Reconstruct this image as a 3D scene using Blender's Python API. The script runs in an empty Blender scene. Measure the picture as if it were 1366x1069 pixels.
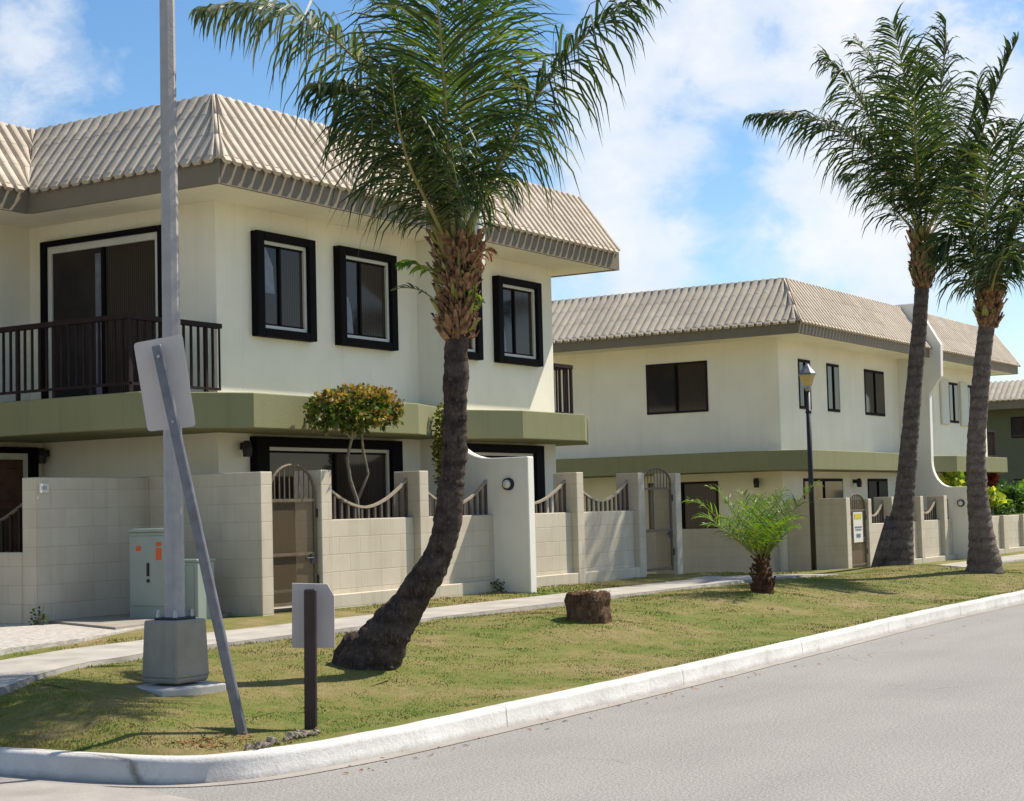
import bpy, bmesh, math, random
import numpy as np
from mathutils import Vector, Matrix, noise as mn
random.seed(7); rng = np.random.default_rng(7)
R = math.radians
scene = bpy.context.scene
col = scene.collection

# ------------------------------------------------------------------ camera
F = 2279.0; yaw, pitch, roll = .559642935, .0633230503, -.025570315
fw = Vector((math.cos(yaw)*math.cos(pitch), math.sin(yaw)*math.cos(pitch), math.sin(pitch)))
rt = Vector((math.sin(yaw), -math.cos(yaw), 0)); up = rt.cross(fw)
c, s = math.cos(roll), math.sin(roll)
CR = c*rt + s*up; CU = -s*rt + c*up
EYE = Vector((0, 0, 1.6))
cam = bpy.data.cameras.new('camera'); cam.sensor_width = 36; cam.lens = F/1366*36
cam.clip_end = 3000; cam.clip_start = .1
co = bpy.data.objects.new('camera', cam); col.objects.link(co)
co.matrix_world = Matrix.Translation(EYE) @ Matrix((CR, CU, -fw)).transposed().to_4x4()
scene.camera = co

def at(px, py, dist):                       # point seen at a pixel of the photo, dist metres away
    d = ((px-683)/F)*CR - ((py-534.5)/F)*CU + fw
    return EYE + d*dist

def dy(px, py, Y):                          # distance at which that sight line meets the upright plane Y
    d = ((px-683)/F)*CR - ((py-534.5)/F)*CU + fw
    return Y/d.y

def ay0(px, py, Y): return at(px, py, dy(px, py, Y))
# ------------------------------------------------------------------ tagging and mesh building
def tag(o, label=None, cat=None, group=None, kind=None):
    if label: o['label'] = label
    if cat: o['category'] = cat
    if group: o['group'] = group
    if kind: o['kind'] = kind
    return o
def empty(name, loc, label, cat, group=None):
    o = bpy.data.objects.new(name, None); col.objects.link(o); o.location = loc
    o.empty_display_size = .2
    return tag(o, label, cat, group)
def root_of(o):
    v = Vector((0, 0, 0))
    while o: v += o.location; o = o.parent
    return v

class MB:
    def __init__(s): s.v = []; s.f = []; s.m = []
    def add(s, vs, fs, mi=0):
        n = len(s.v); s.v += [tuple(p) for p in vs]; s.f += [tuple(i+n for i in f) for f in fs]; s.m += [mi]*len(fs)
        return s
    def box(s, x0, x1, y0, y1, z0, z1, mi=0):
        return s.add([(x0,y0,z0),(x1,y0,z0),(x1,y1,z0),(x0,y1,z0),(x0,y0,z1),(x1,y0,z1),(x1,y1,z1),(x0,y1,z1)],
              [(0,3,2,1),(4,5,6,7),(0,1,5,4),(1,2,6,5),(2,3,7,6),(3,0,4,7)], mi)
    def prism(s, poly, a0, a1, axis='z', mi=0):      # poly in the plane across axis
        n = len(poly)
        def mk(p, a):
            return {'z': (p[0],p[1],a), 'x': (a,p[0],p[1]), 'y': (p[0],a,p[1])}[axis]
        vs = [mk(p, a0) for p in poly]+[mk(p, a1) for p in poly]
        fs = [tuple(range(n-1,-1,-1)), tuple(range(n,2*n))]+[(i,(i+1)%n,(i+1)%n+n,i+n) for i in range(n)]
        return s.add(vs, fs, mi)
    def tube(s, pts, rad, n=8, cap=True, mi=0, jit=0, flat=None):
        pts = [Vector(p) for p in pts]; k = len(pts)
        if not hasattr(rad, '__len__'): rad = [rad]*k
        t0 = (pts[1]-pts[0]).normalized()
        ref = Vector((0,0,1)) if abs(t0.z) < .9 else Vector((1,0,0))
        a = t0.cross(ref).normalized(); vs = []
        for i, p in enumerate(pts):
            t = (pts[min(i+1,k-1)]-pts[max(i-1,0)]).normalized()
            a = (a - t*a.dot(t)).normalized(); b = t.cross(a)
            for j in range(n):
                th = 2*math.pi*j/n; r = rad[i]*(1+(random.uniform(-jit,jit) if jit else 0))
                vs.append(p+a*(r*math.cos(th))+b*(r*math.sin(th)*(flat or 1)))
        fs = [(i*n+j, i*n+(j+1)%n, (i+1)*n+(j+1)%n, (i+1)*n+j) for i in range(k-1) for j in range(n)]
        if cap: fs += [tuple(range(n-1,-1,-1)), tuple((k-1)*n+j for j in range(n))]
        return s.add(vs, fs, mi)
    def build(s, name, mat, parent=None, smooth=False, bevel=0, fixn=False):
        me = bpy.data.meshes.new(name); o0 = root_of(parent) if parent else Vector((0,0,0))
        me.from_pydata([(a-o0.x, b-o0.y, d-o0.z) for a, b, d in s.v], [], s.f)
        for m in (mat if isinstance(mat, (list, tuple)) else [mat]): me.materials.append(m)
        if len(me.materials) > 1: me.polygons.foreach_set('material_index', s.m)
        if bevel or fixn:
            bm = bmesh.new(); bm.from_mesh(me)
            if fixn: bmesh.ops.recalc_face_normals(bm, faces=bm.faces)
            if bevel:
                es = [e for e in bm.edges if len(e.link_faces) == 2 and e.calc_face_angle(0) > .6]
                bmesh.ops.bevel(bm, geom=es, offset=bevel, segments=1, affect='EDGES', profile=.5, clamp_overlap=True)
            bm.to_mesh(me); bm.free()
        if smooth: me.polygons.foreach_set('use_smooth', [True]*len(me.polygons))
        me.update()
        o = bpy.data.objects.new(name, me); col.objects.link(o)
        if parent: o.parent = parent
        return o
def copy_tree(o, parent=None):
    c = o.copy(); col.objects.link(c); c.parent = parent
    for ch in [x for x in bpy.data.objects if x.parent == o]: copy_tree(ch, c)
    return c

# ------------------------------------------------------------------ materials
def newmat(name):
    m = bpy.data.materials.new(name); m.use_nodes = True
    nt = m.node_tree; return m, nt, nt.nodes['Principled BSDF']
def N(nt, typ, **kw):
    n = nt.nodes.new(typ)
    for k, v in kw.items():
        if k in n.inputs: n.inputs[k].default_value = v
        else: setattr(n, k, v)
    return n
def ramp(nt, fac, stops):
    r = nt.nodes.new('ShaderNodeValToRGB'); e = r.color_ramp.elements
    while len(e) < len(stops): e.new(.5)
    for el, (p, cc) in zip(e, stops):
        el.position = p; el.color = (*cc, 1) if len(cc) == 3 else cc
    nt.links.new(fac, r.inputs[0]); return r.outputs[0]
def mixc(nt, fac, a, b, mode='MIX'):
    m = nt.nodes.new('ShaderNodeMix'); m.data_type = 'RGBA'; m.blend_type = mode
    for sock, val in ((m.inputs[0], fac), (m.inputs[6], a), (m.inputs[7], b)):
        if hasattr(val, 'is_linked'): nt.links.new(val, sock)
        elif isinstance(val, (tuple, list)): sock.default_value = (*val[:3], 1)
        else: sock.default_value = val
    return m.outputs[2]
def mth(nt, op, a, b=0.0, cc=0.0, clamp=False):
    m = nt.nodes.new('ShaderNodeMath'); m.operation = op; m.use_clamp = clamp
    for i, val in enumerate((a, b, cc)):
        if hasattr(val, 'is_linked'): nt.links.new(val, m.inputs[i])
        else: m.inputs[i].default_value = val
    return m.outputs[0]
def noise(nt, vec, scale, detail=4, rough=.55, dist=0):
    n = N(nt, 'ShaderNodeTexNoise', Scale=scale, Detail=detail, Roughness=rough, Distortion=dist)
    if vec is not None: nt.links.new(vec, n.inputs['Vector'])
    return n.outputs['Fac']
def pos(nt): return nt.nodes.new('ShaderNodeNewGeometry').outputs['Position']
def sep(nt, v):
    q = nt.nodes.new('ShaderNodeSeparateXYZ'); nt.links.new(v, q.inputs[0]); return q.outputs
def comb(nt, x, y, z):
    q = nt.nodes.new('ShaderNodeCombineXYZ')
    for i, val in enumerate((x, y, z)):
        if hasattr(val, 'is_linked'): nt.links.new(val, q.inputs[i])
        else: q.inputs[i].default_value = val
    return q.outputs[0]
def bump(nt, bs, h, strength=.3, dist=.01):
    b = N(nt, 'ShaderNodeBump', Strength=strength, Distance=dist); nt.links.new(h, b.inputs['Height'])
    nt.links.new(b.outputs[0], bs.inputs['Normal'])
def basic(name, c, rough=.7, var=.12, scale=3.0, metal=0, bumps=0, bscale=60, spec=.3, c2=None, streak=0):
    m, nt, bs = newmat(name); p = pos(nt)
    a = tuple(x*(1-var) for x in c); b = tuple(min(1, x*(1+var)) for x in (c2 or c))
    f = noise(nt, p, scale, 6)
    colr = ramp(nt, f, [(.3, a), (.7, b)])
    if streak:
        q = sep(nt, p); v = comb(nt, mth(nt,'MULTIPLY',q[0],7), mth(nt,'MULTIPLY',q[1],7), mth(nt,'MULTIPLY',q[2],.35))
        g = noise(nt, v, 1.3, 5); g2 = mth(nt, 'MULTIPLY', ramp(nt, g, [(.52,(0,0,0)),(.72,(1,1,1))]), streak)
        colr = mixc(nt, g2, colr, tuple(x*.45 for x in c))
    nt.links.new(colr, bs.inputs['Base Color'])
    bs.inputs['Roughness'].default_value = rough; bs.inputs['Metallic'].default_value = metal
    bs.inputs['Specular IOR Level'].default_value = spec
    if bumps: bump(nt, bs, noise(nt, p, bscale, 5, .6), bumps, .01)
    return m
M = {}
def kerb_mat():
    m, nt, bs = newmat('painted_kerb'); p = pos(nt); q = sep(nt, p)
    base = ramp(nt, noise(nt, p, 1.6, 6, .65), [(.3,(.50,.475,.44)),(.7,(.66,.64,.60))])
    v = comb(nt, mth(nt,'MULTIPLY',q[0],1.0), mth(nt,'MULTIPLY',q[1],1.0), mth(nt,'MULTIPLY',q[2],.6))
    d1 = ramp(nt, noise(nt, v, 4.5, 8, .75), [(.53,(0,0,0)),(.70,(.5,.5,.5))])
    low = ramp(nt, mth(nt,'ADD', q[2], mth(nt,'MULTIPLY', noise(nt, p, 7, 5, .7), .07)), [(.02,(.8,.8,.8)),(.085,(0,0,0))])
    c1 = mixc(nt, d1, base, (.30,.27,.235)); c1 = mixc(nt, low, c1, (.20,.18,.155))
    jx = mth(nt,'ABSOLUTE', mth(nt,'SUBTRACT', mth(nt,'FRACT', mth(nt,'DIVIDE', mth(nt,'ADD',q[0],mth(nt,'MULTIPLY',noise(nt,p,9,2),.05)), 3.05)), .5))
    c1 = mixc(nt, ramp(nt, jx, [(.0,(.75,.75,.75)),(.0042,(0,0,0))]), c1, (.12,.10,.085))
    nt.links.new(c1, bs.inputs['Base Color']); bs.inputs['Roughness'].default_value = .85; bs.inputs['Specular IOR Level'].default_value = .12
    bump(nt, bs, noise(nt, p, 22, 6, .7), .55, .015); return m
M['stucco'] = basic('stucco', (.86,.80,.655), .9, .05, 1.2, bumps=.4, bscale=45, spec=.1, streak=.09)
M['finwall'] = basic('fin_stucco', (.76,.73,.645), .9, .05, 1.4, bumps=.3, bscale=50, spec=.1, streak=.07)
M['band'] = basic('green_band_paint', (.225,.222,.118), .8, .04, 1.5, bumps=.3, bscale=50, spec=.12, streak=.18)
M['olive'] = basic('olive_wall_paint', (.135,.14,.085), .85, .05, 1.5, bumps=.3, bscale=40, spec=.15)
M['fascia'] = basic('brown_fascia', (.20,.165,.118), .7, .06, 2, bumps=.15, bscale=30, spec=.2, streak=.12)
M['frame'] = basic('black_frame', (.005,.004,.005), .75, .2, 6, spec=.12)
M['white'] = basic('white_frame', (.62,.60,.52), .55, .05, 6)
M['rail'] = basic('dark_brown_rail', (.022,.013,.013), .7, .2, 8, spec=.15)
M['gatebar'] = basic('brown_gate_bar', (.13,.098,.062), .6, .2, 12)
M['fbar'] = basic('taupe_bar', (.10,.078,.062), .6, .2, 12)
M['fcap'] = basic('pale_handrail', (.34,.28,.21), .6, .12, 12)
M['kerb'] = kerb_mat()
M['gutter'] = basic('dusty_gutter', (.33,.30,.265), .95, .16, 2.5, bumps=.4, bscale=60, spec=.05)
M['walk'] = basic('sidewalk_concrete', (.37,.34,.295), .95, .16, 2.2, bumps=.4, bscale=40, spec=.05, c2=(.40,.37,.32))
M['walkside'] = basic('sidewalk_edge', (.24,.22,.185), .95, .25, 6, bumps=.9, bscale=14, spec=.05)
M['gravel'] = basic('pale_gravel', (.43,.395,.35), .95, .30, 16, bumps=1, bscale=40, spec=.05)
M['concrete'] = basic('grey_concrete', (.31,.275,.225), .9, .16, 3.5, bumps=.5, bscale=30, spec=.1, streak=.25)
M['pole'] = basic('pole_concrete', (.40,.375,.365), .85, .10, 8, bumps=.5, bscale=40, spec=.1, streak=.2)
M['slab'] = basic('pale_slab', (.42,.40,.37), .9, .08, 8, bumps=.3, bscale=30, spec=.1)
M['metal'] = basic('galvanised_post', (.17,.17,.185), .5, .2, 12, metal=.35, spec=.4)
M['signback'] = basic('sign_back', (.55,.49,.455), .6, .05, 5, metal=.0, spec=.3)
M['signback2'] = basic('small_sign_back', (.47,.42,.40), .6, .07, 5, spec=.2)
M['brownpost'] = basic('dark_brown_post', (.033,.017,.016), .5, .25, 10, spec=.4)
M['teal'] = basic('pale_green_enamel', (.29,.33,.285), .55, .06, 4, spec=.3, streak=.12)
M['orange'] = basic('orange_sticker', (.62,.10,.03), .5, .1, 20)
M['black'] = basic('black_metal', (.015,.014,.017), .5, .2, 10, spec=.4)
M['wood'] = basic('dark_wood', (.095,.034,.018), .45, .4, 6, spec=.4)
M['steel'] = basic('bolt_steel', (.35,.35,.36), .4, .2, 30, metal=.7)
M['stem'] = basic('grey_stem', (.22,.19,.15), .9, .3, 20, bumps=.5, bscale=50)
M['rock'] = basic('pale_rubble', (.20,.165,.13), .9, .7, 40, bumps=.6, bscale=40)
M['rachis'] = basic('frond_rachis', (.22,.21,.075), .55, .2, 6, c2=(.30,.24,.09))
M['petiole'] = basic('yellow_petiole', (.30,.24,.06), .5, .35, 4, c2=(.24,.23,.07))
M['fibre'] = basic('brown_boot', (.10,.048,.026), .9, .5, 14, bumps=.6, bscale=40, c2=(.30,.165,.085))
M['deadleaf'] = basic('dead_leaf', (.28,.13,.05), .9, .4, 9)

def screen_mat():
    m, nt, bs = newmat('gate_screen_mesh'); bs.inputs['Base Color'].default_value = (.16,.11,.055,1)
    bs.inputs['Roughness'].default_value = .7
    tr = nt.nodes.new('ShaderNodeBsdfTransparent'); mx = nt.nodes.new('ShaderNodeMixShader'); mx.inputs[0].default_value = .42
    nt.links.new(tr.outputs[0], mx.inputs[1]); nt.links.new(bs.outputs[0], mx.inputs[2])
    nt.links.new(mx.outputs[0], nt.nodes['Material Output'].inputs[0]); return m
M['screen'] = screen_mat()

def block_mat():
    m, nt, bs = newmat('painted_block'); p = pos(nt); q = sep(nt, p)
    v = comb(nt, mth(nt,'ADD',q[0],q[1]), mth(nt,'SUBTRACT',q[2],.105), 0)
    b = N(nt, 'ShaderNodeTexBrick', Scale=1.0); b.offset = .5
    b.inputs['Brick Width'].default_value = .405; b.inputs['Row Height'].default_value = .203
    b.inputs['Mortar Size'].default_value = .0065; b.inputs['Mortar Smooth'].default_value = .55
    b.inputs['Color1'].default_value = (1,1,1,1); b.inputs['Color2'].default_value = (.94,.935,.93,1); b.inputs['Mortar'].default_value = (.86,.84,.81,1)
    nt.links.new(v, b.inputs['Vector'])
    base = ramp(nt, noise(nt, p, 1.7, 6, .6), [(.3,(.51,.45,.345)),(.7,(.60,.535,.42))])
    vv = comb(nt, mth(nt,'MULTIPLY',q[0],6), mth(nt,'MULTIPLY',q[1],6), mth(nt,'MULTIPLY',q[2],.4))
    g = mth(nt,'MULTIPLY', ramp(nt, noise(nt, vv, 1.2, 5), [(.5,(0,0,0)),(.75,(1,1,1))]), .22)
    c1 = mixc(nt, g, mixc(nt, 1.0, base, b.outputs['Color'], 'MULTIPLY'), (.25,.21,.16))
    nt.links.new(c1, bs.inputs['Base Color'])
    bs.inputs['Roughness'].default_value = .95; bs.inputs['Specular IOR Level'].default_value = .08
    h = mth(nt,'ADD', mth(nt,'MULTIPLY',b.outputs['Fac'],-1.0), mth(nt,'MULTIPLY',noise(nt,p,35,6,.65),.45))
    bump(nt, bs, h, .32, .010); return m
M['block'] = block_mat()

def tile_mat():
    m, nt, bs = newmat('roof_tile'); p = pos(nt)
    c1 = ramp(nt, noise(nt, p, 5, 6, .7), [(.3,(.49,.415,.325)),(.7,(.62,.54,.43))])
    c2 = mixc(nt, mth(nt,'MULTIPLY',ramp(nt, noise(nt,p,1.1,5), [(.45,(0,0,0)),(.7,(1,1,1))]),.22), c1, (.30,.27,.24))
    q = sep(nt, p); wn = nt.nodes.new('ShaderNodeTexWhiteNoise'); wn.noise_dimensions = '2D'
    nt.links.new(comb(nt, mth(nt,'FLOOR', mth(nt,'DIVIDE', mth(nt,'ADD',q[0],q[1]), .35)), mth(nt,'FLOOR', mth(nt,'DIVIDE', q[2], .32)), 0), wn.inputs['Vector'])
    c2 = mixc(nt, 1.0, c2, ramp(nt, wn.outputs['Value'], [(0,(.90,.89,.88)),(.8,(1.02,1.02,1.02)),(1,(1.06,1.05,1.03))]), 'MULTIPLY')
    nt.links.new(c2, bs.inputs['Base Color']); bs.inputs['Roughness'].default_value = .9
    bs.inputs['Specular IOR Level'].default_value = .1
    bump(nt, bs, noise(nt, p, 60, 4), .3, .006); return m
M['tile'] = tile_mat()

def glass_mat():
    m, nt, bs = newmat('dark_window_glass'); p = pos(nt)
    c1 = ramp(nt, noise(nt, p, 1.2, 2), [(.4,(.010,.008,.010)),(.65,(.030,.022,.020))])
    nt.links.new(c1, bs.inputs['Base Color']); bs.inputs['Roughness'].default_value = .06
    bs.inputs['Specular IOR Level'].default_value = .32; return m
M['glass'] = glass_mat()
def curtain_mat():
    m, nt, bs = newmat('curtain_behind_glass'); p = pos(nt); q = sep(nt, p)
    w = N(nt,'ShaderNodeTexWave', Scale=9.0, Distortion=1.5); w.bands_direction = 'X'
    nt.links.new(comb(nt, mth(nt,'ADD',q[0],q[1]), 0, mth(nt,'MULTIPLY',q[2],.1)), w.inputs['Vector'])
    nt.links.new(ramp(nt, w.outputs['Fac'], [(.2,(.028,.019,.015)),(.8,(.055,.040,.030))]), bs.inputs['Base Color'])
    bs.inputs['Roughness'].default_value = .10; bs.inputs['Specular IOR Level'].default_value = .22; return m
M['pane_tone'] = curtain_mat()

def asphalt_mat():
    m, nt, bs = newmat('worn_asphalt'); p = pos(nt); q = sep(nt, p)
    a = noise(nt, p, .55, 6, .6); g = noise(nt, p, 55, 4, .8)
    vo = N(nt,'ShaderNodeTexVoronoi', Scale=75.0); nt.links.new(p, vo.inputs['Vector'])
    c1 = ramp(nt, a, [(.3,(.262,.247,.230)),(.7,(.298,.282,.262))])
    c2 = mixc(nt, 1.0, c1, ramp(nt, g, [(.32,(.52,.52,.52)),(.68,(1.45,1.43,1.40))]), 'MULTIPLY')
    c3 = mixc(nt, mth(nt,'MULTIPLY',ramp(nt, vo.outputs['Distance'], [(.0,(1,1,1)),(.35,(0,0,0))]),.45), c2, (.44,.42,.39))
    # tyre-polished streaks along the street
    v = comb(nt, mth(nt,'MULTIPLY',q[0],.12), mth(nt,'MULTIPLY',q[1],1.6), 0)
    st = ramp(nt, noise(nt, v, 1.0, 4), [(.35,(.96,.96,.96)),(.65,(1.03,1.03,1.03))])
    c4 = mixc(nt, 1.0, c3, st, 'MULTIPLY')
    vd = N(nt,'ShaderNodeTexVoronoi', Scale=.42); vd.feature = 'DISTANCE_TO_EDGE'
    wv = nt.nodes.new('ShaderNodeVectorMath'); wv.operation = 'ADD'; nz = N(nt,'ShaderNodeTexNoise', Scale=2.2, Detail=6.0); nt.links.new(p, nz.inputs['Vector'])
    sc_ = nt.nodes.new('ShaderNodeVectorMath'); sc_.operation = 'SCALE'; sc_.inputs['Scale'].default_value = .5; nt.links.new(nz.outputs['Color'], sc_.inputs[0])
    nt.links.new(p, wv.inputs[0]); nt.links.new(sc_.outputs[0], wv.inputs[1]); nt.links.new(wv.outputs[0], vd.inputs['Vector'])
    ck = mth(nt,'MULTIPLY', ramp(nt, vd.outputs['Distance'], [(.0,(1,1,1)),(.006,(0,0,0))]), ramp(nt, noise(nt,p,.5,3), [(.60,(0,0,0)),(.70,(.5,.5,.5))]))
    c4 = mixc(nt, ck, c4, (.06,.055,.05))
    c4 = mixc(nt, ramp(nt, noise(nt, p, 1.9, 3, .5), [(.68,(0,0,0)),(.80,(.22,.22,.22))]), c4, (.13,.12,.11))
    nt.links.new(c4, bs.inputs['Base Color']); bs.inputs['Roughness'].default_value = .9
    bs.inputs['Specular IOR Level'].default_value = .15
    bump(nt, bs, mth(nt,'ADD',g,vo.outputs['Distance']), .5, .006); return m
M['asphalt'] = asphalt_mat()

def grass_col(nt, p):
    a = noise(nt, p, .9, 5, .62, .3); b = noise(nt, p, 6.5, 5, .7); d = noise(nt, p, 55, 3, .7)
    f = mth(nt,'ADD', mth(nt,'MULTIPLY',a,.6), mth(nt,'MULTIPLY',b,.4))
    c1 = ramp(nt, f, [(.37,(.10,.135,.028)),(.46,(.155,.16,.045)),(.54,(.205,.175,.068)),(.63,(.27,.205,.105))])
    return mixc(nt, 1.0, c1, ramp(nt, d, [(.3,(.78,.80,.74)),(.7,(1.16,1.15,1.15))]), 'MULTIPLY')
def lawn_mat(blade=False):
    m, nt, bs = newmat('grass_blade' if blade else 'lawn_turf'); p = pos(nt)
    cc = grass_col(nt, p)
    if blade:
        g = nt.nodes.new('ShaderNodeNewGeometry')
        cc = mixc(nt, 1.0, cc, ramp(nt, g.outputs['Random Per Island'], [(0,(1.05,1.15,.85)),(.6,(1.4,1.38,1.15)),(1,(1.75,1.6,1.35))]), 'MULTIPLY')
    else: bump(nt, bs, noise(nt, p, 45, 6, .75), .6, .02)
    nt.links.new(cc, bs.inputs['Base Color']); bs.inputs['Roughness'].default_value = .9
    bs.inputs['Specular IOR Level'].default_value = .08; return m
M['lawn'] = lawn_mat(); M['blade'] = lawn_mat(True)

def trunk_mat(name, ca, cb, ringscale=11.0):
    m, nt, bs = newmat(name); p = pos(nt); q = sep(nt, p)
    v = comb(nt, mth(nt,'MULTIPLY',q[0],.6), mth(nt,'MULTIPLY',q[1],.6), q[2])
    w = N(nt,'ShaderNodeTexWave', Scale=ringscale/6.28, Distortion=3.0, Detail=6.0); w.inputs['Detail Scale'].default_value = 2.5; w.inputs['Detail Roughness'].default_value = .7; w.bands_direction = 'Z'
    nt.links.new(v, w.inputs['Vector'])
    n1 = noise(nt, p, 8, 8, .8); n2 = noise(nt, comb(nt, mth(nt,'MULTIPLY',q[0],1.6), mth(nt,'MULTIPLY',q[1],1.6), mth(nt,'MULTIPLY',q[2],.8)), 26, 6, .75)
    c1 = ramp(nt, n1, [(.38,ca),(.62,cb)])
    c2 = mixc(nt, 1.0, c1, ramp(nt, w.outputs['Fac'], [(.05,(.80,.79,.79)),(.30,(1.0,1.0,1.0)),(.9,(1.08,1.07,1.06))]), 'MULTIPLY')
    c3 = mixc(nt, ramp(nt, n2, [(.56,(0,0,0)),(.66,(.6,.6,.6))]), c2, tuple(min(.4, x*2.2) for x in cb))
    c3 = mixc(nt, ramp(nt, n2, [(.34,(.75,.75,.75)),(.42,(0,0,0))]), c3, tuple(x*.45 for x in ca))
    nt.links.new(c3, bs.inputs['Base Color']); bs.inputs['Roughness'].default_value = .95
    bs.inputs['Specular IOR Level'].default_value = .08
    bump(nt, bs, mth(nt,'ADD',mth(nt,'MULTIPLY',w.outputs['Fac'],.35),mth(nt,'MULTIPLY',n2,2.0)), 1.0, .03); return m
M['trunk1'] = trunk_mat('dark_palm_bark', (.058,.041,.034), (.165,.125,.105))
M['trunk2'] = trunk_mat('grey_palm_bark', (.105,.083,.072), (.24,.195,.17))
M['trunk3'] = trunk_mat('tan_palm_bark', (.15,.115,.093), (.29,.235,.195))
M['stump'] = trunk_mat('rotting_stump', (.08,.045,.03), (.30,.18,.115), 3)
M['datebark'] = trunk_mat('date_palm_boots', (.09,.042,.027), (.20,.10,.06), 30)

def leaf_mat(name, stops, trans=.35, rough=.45):
    m, nt, bs = newmat(name); g = nt.nodes.new('ShaderNodeNewGeometry')
    c1 = ramp(nt, g.outputs['Random Per Island'], stops)
    c2 = mixc(nt, 1.0, c1, ramp(nt, noise(nt, g.outputs['Position'], 2.5, 3), [(.3,(.75,.8,.75)),(.7,(1.2,1.15,1.1))]), 'MULTIPLY')
    nt.links.new(c2, bs.inputs['Base Color']); bs.inputs['Roughness'].default_value = rough
    bs.inputs['Specular IOR Level'].default_value = .3
    tl = nt.nodes.new('ShaderNodeBsdfTranslucent'); nt.links.new(mixc(nt, 1.0, c2, (1.35,1.5,.7), 'MULTIPLY'), tl.inputs[0])
    mx = nt.nodes.new('ShaderNodeMixShader'); mx.inputs[0].default_value = trans
    nt.links.new(bs.outputs[0], mx.inputs[1]); nt.links.new(tl.outputs[0], mx.inputs[2])
    nt.links.new(mx.outputs[0], nt.nodes['Material Output'].inputs[0]); return m
M['frond'] = leaf_mat('palm_leaflet', [(0,(.018,.038,.016)),(.5,(.038,.068,.022)),(.85,(.080,.115,.032)),(1,(.20,.19,.09))], .30, .5)
M['frondy'] = leaf_mat('palm_leaflet_yellow', [(0,(.045,.085,.018)),(.5,(.085,.14,.022)),(1,(.17,.20,.035))], .45)
M['frondpale'] = leaf_mat('palm_leaflet_pale', [(0,(.05,.08,.04)),(.6,(.11,.14,.075)),(1,(.28,.28,.19))], .4)
M['date'] = leaf_mat('date_leaflet', [(0,(.05,.11,.018)),(.6,(.11,.20,.025)),(1,(.26,.32,.03))], .4)
M['shrub'] = leaf_mat('shrub_leaf', [(0,(.03,.06,.010)),(.5,(.08,.12,.018)),(.80,(.17,.18,.03)),(.95,(.25,.15,.05)),(1,(.30,.24,.09))], .35)
M['shrubg'] = leaf_mat('green_shrub_leaf', [(0,(.025,.055,.010)),(.6,(.06,.11,.016)),(1,(.15,.19,.03))], .3)
M['croton'] = leaf_mat('yellow_shrub_leaf', [(0,(.10,.19,.02)),(.5,(.30,.38,.04)),(1,(.65,.60,.10))], .4)
M['redleaf'] = leaf_mat('red_shrub_leaf', [(0,(.09,.012,.012)),(.6,(.2,.03,.03)),(1,(.35,.10,.06))], .3)
M['bush'] = leaf_mat('bush_leaf', [(0,(.04,.09,.02)),(.6,(.09,.17,.03)),(1,(.18,.27,.05))], .35)
M['vine'] = leaf_mat('vine_leaf', [(0,(.07,.08,.01)),(.6,(.16,.15,.02)),(1,(.28,.25,.04))], .35)

# ------------------------------------------------------------------ terrain
def sm(t): t = max(0, min(1, t)); return t*t*(3-2*t)
def lerp(a, b, t): return a+(b-a)*t
MOUNDS = [(15.62,8.95,.10,.9), (11.46,8.85,.05,.9), (29.43,10.4,.16,1.7), (28.2,8.7,.12,1.5), (20.8,9.2,.06,1.0)]
def hgt(X, Y):
    walk = lerp(.43, .17, sm((X-23)/10)) - .05*sm((9.6-X)/1.6); fen = lerp(.50, .19, sm((X-24)/8))
    d = min((Y-7.1)/lerp(2.0,3.2,sm((X-8.3)/1.1)), (X-7.6)/.95)
    z = lerp(.165, walk, sm(.5*max(0,min(1,d))+.5*max(0,min(1,d))) if d < 1 else 1)
    if Y > 10.4: z = lerp(walk, fen, sm((Y-10.9)/1.4)) if X > 9.5 else z
    for mx, my, h, r in MOUNDS: z += h*math.exp(-((X-mx)**2+(Y-my)**2)/(r*r))
    return z
# outer top edge of the kerb and its foot, measured along the street and round the corner
KPATH = [(7.50,60.0),(7.50,30.0),(7.50,14.0),(7.50,10.0),(7.51,8.6),(7.53,8.0),(7.57,7.62),(7.66,7.30),(7.82,7.08),(8.08,6.93),(8.48,6.84),(9.07,6.78),(9.8,6.77),(10.9,6.79),(13.1,6.84),(17.4,7.03),(21.4,7.22),(25.8,7.27),(32,7.3),(45,7.4),(70,7.5),(130,7.5)]
def catmull(P, per=6):
    out = []
    for i in range(len(P)-1):
        p0, p1, p2, p3 = P[max(i-1,0)], P[i], P[i+1], P[min(i+2,len(P)-1)]
        for k in range(per):
            t = k/per; out.append(tuple(.5*((2*b)+(-a+c_)*t+(2*a-5*b+4*c_-d)*t*t+(-a+3*b-3*c_+d)*t**3) for a,b,c_,d in zip(p0,p1,p2,p3)))
    out.append(tuple(P[-1])); return out
def offs(path, d):
    o = []
    for i, p in enumerate(path):
        a, b = path[max(i-1,0)], path[min(i+1,len(path)-1)]
        t = Vector((b[0]-a[0], b[1]-a[1])).normalized(); o.append((p[0]-t.y*d, p[1]+t.x*d))
    return o
KP = KPATH[:4]+catmull(KPATH[3:18], 5)+KPATH[18:]
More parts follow.
